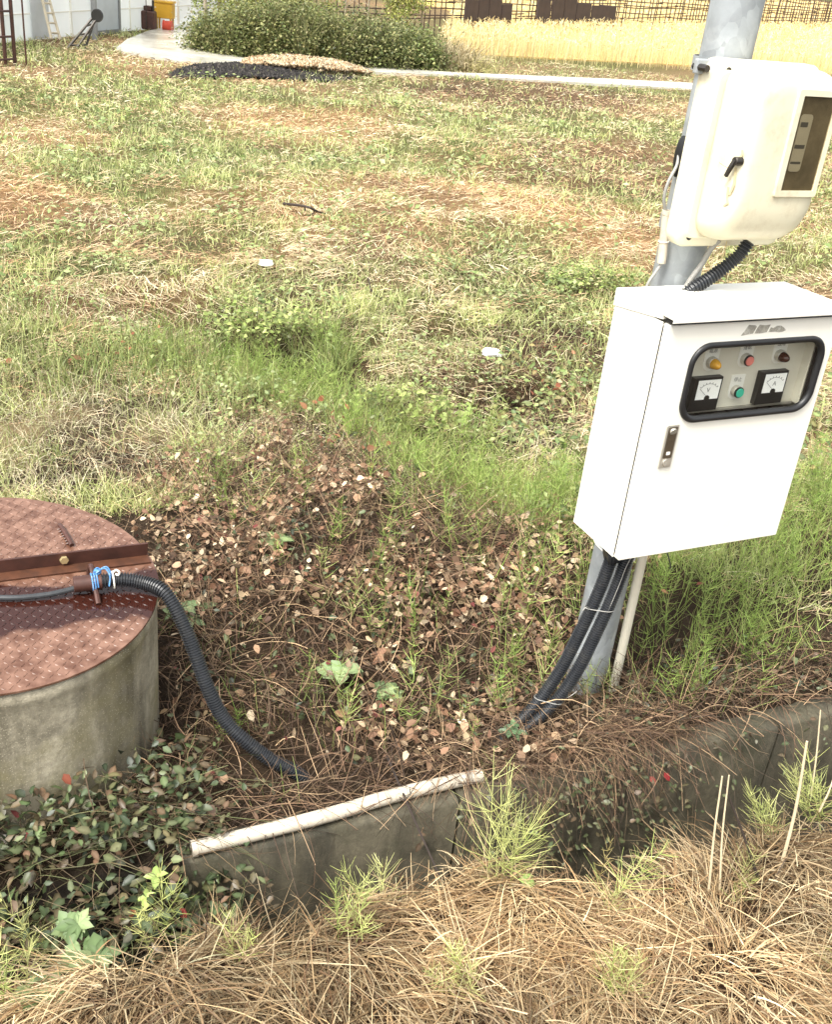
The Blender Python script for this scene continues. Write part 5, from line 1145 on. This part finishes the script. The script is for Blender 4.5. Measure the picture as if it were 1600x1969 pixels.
# ------------------------------------------------------------------ single plants
fgp = [((725, 1722), .20, 'horsetail sprig leaning over the drain left of the middle', (-.2, .1), 1), ((965, 1705), .24, 'bushy horsetail at the middle of the bank edge', (.05, .1), 3), ((1150, 1690), .27, 'tall browned horsetail stalk in front of the drain wall', (-.10, .0), 0), ((1145, 1770), .20, 'slanting horsetail sprig right of the middle of the bank', (.45, .1), 1), ((70, 1800), .13, 'yellow-green horsetail tuft leaning left among creepers', (-.5, .1), 1), ((330, 1780), .15, 'thin horsetail standing in the creepers by the drain end', (-.08, .0), 1), ((300, 1800), .10, 'short horsetail tuft on the straw at the drain end', (-.5, .1), 1), ((445, 1905), .13, 'small pale horsetail in the left straw hump', (.0, .0), 1), ((660, 1850), .14, 'low spreading horsetail in the straw left of centre', (.3, .2), 2), ((880, 1965), .13, 'bright horsetail tuft at the bottom edge centre', (-.3, .1), 2), ((30, 1990), .13, 'bright horsetail tuft in the bottom left corner', (.2, .2), 2), ((1180, 1930), .12, 'pale horsetail tuft in the straw right of centre', (0, .1), 2), ((1500, 1580), .17, 'horsetail leaning left at the right end of the drain', (-.6, .1), 2), ((1590, 1545), .18, 'horsetail leaning left at the right picture edge', (-.5, .1), 3), ((1595, 1920), .15, 'horsetail tuft at the right edge near the bottom', (0, .1), 1), ((1395, 1730), .12, 'small green horsetail beside the bleached stalks', (.3, .1), 1), ((40, 1790), .09, 'little horsetail sprout at the left edge of the bank', (.3, .0), 1), ((1040, 1440), .0, '', (0, 0), 0)]
for (px, py), hh, lab, ln, k in fgp:
    if not lab: continue
    g_ = gp(px, py, .03); u, v = to_uv(g_[0], g_[1])
    m = max(k * 2, 1); B = np.c_[np.full(m, 0.0) + rng.normal(0, .02 * (m > 1), m), rng.normal(0, .02 * (m > 1), m), np.full(m, -.01)]; lean = np.tile([ln[0], ln[1], 0], (m, 1)) + rng.normal(0, .16 * (m > 1), (m, 3)) * [1, 1, 0]
    cols = [(186, 194, 104), (164, 180, 88), (198, 200, 120)] if k else [(176, 160, 92), (190, 172, 100)]; hh *= 1.25
    s = empty('horsetail', (g_[0], g_[1], max(float(ground_z(g_[0], g_[1])), -.06) + .02)); tag(s, lab, 'horsetail', 'single horsetails on the straw bank')
    a, b = horsetail(B, hh * rng.uniform(.6, 1.1, m), lean, cols, 7, 6, .095 if k else .035)
    big_mesh('stem', *a, M_TWIG, s); big_mesh('branches', *b, M_LEAF, s)
def leafy(name, px, py, z, nst, hgt, size, lab, cols, per=5, lobed=False, wd=.8):
    g_ = gp(px, py, z); s = empty(name, tuple(g_)); tag(s, lab, 'plant')
    mb = MB(); P_, A_, N_ = [], [], []
    for q in range(nst):
        a = random.uniform(0, 6.28); r = random.uniform(.0, .5) * hgt; t_ = Vector((r * math.cos(a), r * math.sin(a), hgt * random.uniform(.6, 1.05)))
        mb.tube([(0, 0, -.02), tuple(t_ * .5 + Vector((0, 0, hgt * .1))), tuple(t_)], [.0022, .0018, .0012], 5)
        for w in range(per):
            b = a + 6.283 * w / per + random.uniform(-.3, .3); el = random.uniform(-.25, .35); P_.append(t_); A_.append((math.cos(b) * math.cos(el), math.sin(b) * math.cos(el), math.sin(el))); N_.append((random.uniform(-.3, .3), random.uniform(-.6, .0), 1))
    mb.build('stem', M_LEAF if False else M_DARKTW, s)
    n = len(P_); c = palette(n, cols, .12); P_, A_, N_ = np.array([tuple(p) for p in P_]), np.array(A_), np.array(N_)
    for q in range(n):
        sz = size * random.uniform(.7, 1.15)
        V, T, C = leaves(P_[q:q + 1], A_[q:q + 1], N_[q:q + 1], sz, c[q:q + 1], wd, np.clip(c[q:q + 1] * 1.35, 0, .8))
        if lobed:
            extra = [(V, T, C)]
            for sg in (-1, 1):
                ax = A_[q] + sg * .8 * np.cross(N_[q], A_[q]); extra.append(leaves(P_[q:q + 1] + A_[q] * sz * .15, ax[None], N_[q:q + 1] + [[0, 0, .1]], sz * .62, c[q:q + 1], wd * .8, np.clip(c[q:q + 1] * 1.3, 0, .8)))
            V, T, C = merge(extra)
        big_mesh('leaf', V, T, C, M_IVY if not lobed else M_LEAF, s)
LG = [(112, 136, 86), (130, 150, 96), (92, 118, 68), (142, 160, 106)]
leafy('leafy_plant', 520, 1075, .02, 4, .11, .052, 'green leafy plant standing in the dead leaves above the conduit', LG, 6)
leafy('leafy_plant', 640, 1315, .01, 2, .06, .060, 'rosette of broad pale green leaves among the dead leaves', LG, 4, False, 1.1)
leafy('leafy_plant', 745, 1350, .01, 3, .05, .048, 'pale green leafy sprig right of the broad-leaved rosette', LG, 4, True)
leafy('leafy_plant', 355, 1215, .02, 3, .08, .050, 'green plant peeping out behind the conduit next to the well', LG, 5)
leafy('leafy_plant', 505, 1200, .01, 2, .05, .035, 'small light green seedling in the middle of the dead leaves', [(150, 168, 90), (130, 152, 80)], 5)
leafy('leafy_plant', 400, 1180, .02, 1, .05, .035, 'tiny green seedling right of the well rim', LG, 5)
leafy('leafy_plant', 130, 1835, -.02, 2, .10, .050, 'pale lobed-leaf weed in front of the creepers at lower left', LG, 5, True)
leafy('leafy_plant', 185, 1890, .03, 2, .08, .055, 'greyish lobed-leaf weed on the straw edge at lower left', LG, 4, True)
leafy('leafy_plant', 80, 1950, .04, 2, .07, .055, 'big lobed-leaf weed at the bottom left corner', LG, 5, True)
leafy('leafy_plant', 285, 1745, -.05, 2, .10, .030, 'yellow-green leafy shoot rising from the creepers', [(160, 180, 84), (140, 166, 76)], 4)
leafy('leafy_plant', 1032, 1715, .04, 1, .03, .038, 'single round green leaf on the straw at the bank edge', [(140, 176, 84)], 1, False, 1.3)
leafy('leafy_plant', 985, 1440, .01, 4, .06, .028, 'small glossy green sprigs where the two conduits enter the ground', [(70, 100, 62), (96, 126, 84)], 5)
for px, py, z, col, lab in ((1250, 1492, .0, (132, 66, 58), 'pinkish red leaf hanging over the drain, left of a pair'), (1277, 1485, .0, (130, 36, 40), 'bright red leaf hanging over the drain, right of a pair'), (122, 1487, .16, (112, 60, 42), 'lone orange leaf on a tendril before the well wall'), (1285, 1905, .06, (176, 142, 72), 'yellow dead leaf lying in the straw'), (250, 1748, .02, (130, 72, 50), 'orange leaf in the creepers left of the drain end'), (345, 1745, .0, (124, 48, 46), 'small red leaf at the creepers\' edge by the drain')):
    if lab.startswith('lone'):
        v_ = ray(px, py); k_ = (WY0 - WR - .02) / v_[1] * .975; P_ = v_ * k_ + np.array([0, 0, HC])
    else: P_ = gp(px, py, z)
    V, T, C = leaves(P_[None], np.array([[.5, -.3, -.5]]), np.array([[.1, -.6, .8]]), .045 if 'yellow' in lab else .028, lin(col)[None], .85, np.clip(lin(col)[None] * 1.3, 0, .8))
    o = big_mesh('fallen_leaf', V, T, C, M_DEAD); tag(o, lab, 'leaf')
def stalk(nm, pts, r, m, lab, cat, branch=()):
    P, _ = spline(pts, 16); o = MB().tube(P, [r * (1 - .4 * i / 15) for i in range(16)], 7)
    for b in branch: o.tube(b, r * .5, 5)
    tag(o.build(nm, m, smooth=True), lab, cat)
def up(px, py, z, qx, qy):
    """stalk rising from the ground point at a pixel toward another pixel, standing nearly upright"""
    a = gp(px, py, z); v = ray(qx, qy); k_ = (a[1] + .04) / v[1]; b = v * k_ + np.array([0, 0, HC]); mid = (a + b) / 2 + np.array([random.uniform(-.008, .008), 0, 0]); return [tuple(a), tuple(mid), tuple(b)]
for a, r, lab in (((1363, 1712, .05, 1389, 1492), .0032, 'left bleached stalk of a pair on the right straw bank'), ((1384, 1712, .05, 1402, 1490), .0028, 'right bleached stalk of a pair on the right straw bank'), ((1498, 1680, .05, 1552, 1425), .0046, 'thick bleached stalk leaning right on the straw bank'), ((1560, 1530, .03, 1578, 1365), .0028, 'thin bleached stalk behind the thick one at the right'), ((1575, 1560, .04, 1605, 1490), .003, 'short bleached stalk at the right picture edge')):
    stalk('dry_stalk', up(*a), r, M_DRYST, lab, 'stalk')
stalk('dark_twig', up(1462, 1700, .05, 1393, 1510), .0038, M_DARKTW, 'dark twig leaning left behind the pair of bleached stalks', 'twig')
stalk('dark_twig', [tuple(gp(745, 1455, .05)), tuple(gp(790, 1560, .04)), tuple(gp(850, 1695, .06))], .0035, M_DARKTW, 'long grey twig lying across the drain from the pipe', 'twig')
stalk('dark_twig', [tuple(gp(545, 392, .10)), tuple(gp(590, 398, .14)), tuple(gp(612, 408, .10)), tuple(gp(637, 414, .03))], .011, M_DARKTW, 'dark forked dead branch lying on the meadow', 'branch', [[tuple(gp(612, 408, .10)), tuple(gp(578, 420, .03))], [tuple(gp(604, 402, .12)), tuple(gp(603, 414, .06))], [tuple(gp(585, 397, .13)), tuple(gp(587, 406, .1))]])
stalk('dark_twig', [tuple(gp(734, 575, .02)), tuple(gp(716, 562, .08)), tuple(gp(708, 535, .14))], .006, M_DARKTW, 'small dark curved twig standing in the middle of the meadow', 'twig')
for px, py, s_, lab in ((512, 510, .05, 'small white scrap on the meadow below the dead branch'), (945, 682, .055, 'white scrap in the weeds left of the control box')):
    V = []; g_ = gp(px, py, .05); q = random.Random(px); lo = []
    for z in (0, .012, .028): lo.append([(s_ * (1 - z * 8) * math.cos(a) * q.uniform(.8, 1.2), s_ * .6 * (1 - z * 8) * math.sin(a) * q.uniform(.8, 1.2), z) for a in np.linspace(0, 6.283, 13)[:-1]])
    o = MB().loft(lo).build('white_scrap', M_SCRAP, smooth=True); o.location = g_; tag(o, lab, 'scrap')

for px, py, nn, lobes, lab in ((500, 640, 700, [(0, 0, .06, .42, .2, .07), (.12, .05, .12, .22, .14, .07)], 'bushy pale green weed overhanging a dark hollow in the meadow'), (790, 800, 380, [(0, 0, .04, .30, .22, .05)], 'low spreading green weed right of the horsetail patch'), (1130, 560, 500, [(0, 0, .08, .3, .14, .08)], 'bluish green weed trailing left of the control box top')):
    g_ = gp(px, py); s_ = empty('weed_bush', tuple(g_)); tag(s_, lab, 'weed')
    P, c = leaf_cloud(nn, lobes, .03, [(156, 170, 84), (132, 152, 68), (172, 184, 104), (104, 122, 58)], 12, .03)
    V, Q, C = leaves(P, rdirs(nn, -30, 40), rdirs(nn, 35, 90), rng.uniform(.018, .034, nn), c, 1.0); big_mesh('foliage', V, Q, C, M_LEAF, s_)
    k = 60; B = np.c_[rng.normal(0, .1, (k, 2)), np.full(k, -.1)]; V, Q, C = ribbons(B, rdirs(k, 40, 85), rng.uniform(.1, .3, k), .003, .3, 4, palette(k, [(110, 120, 66), (130, 110, 76)], .2), .3, .5); big_mesh('stems', V, Q, C, M_TWIG, s_)
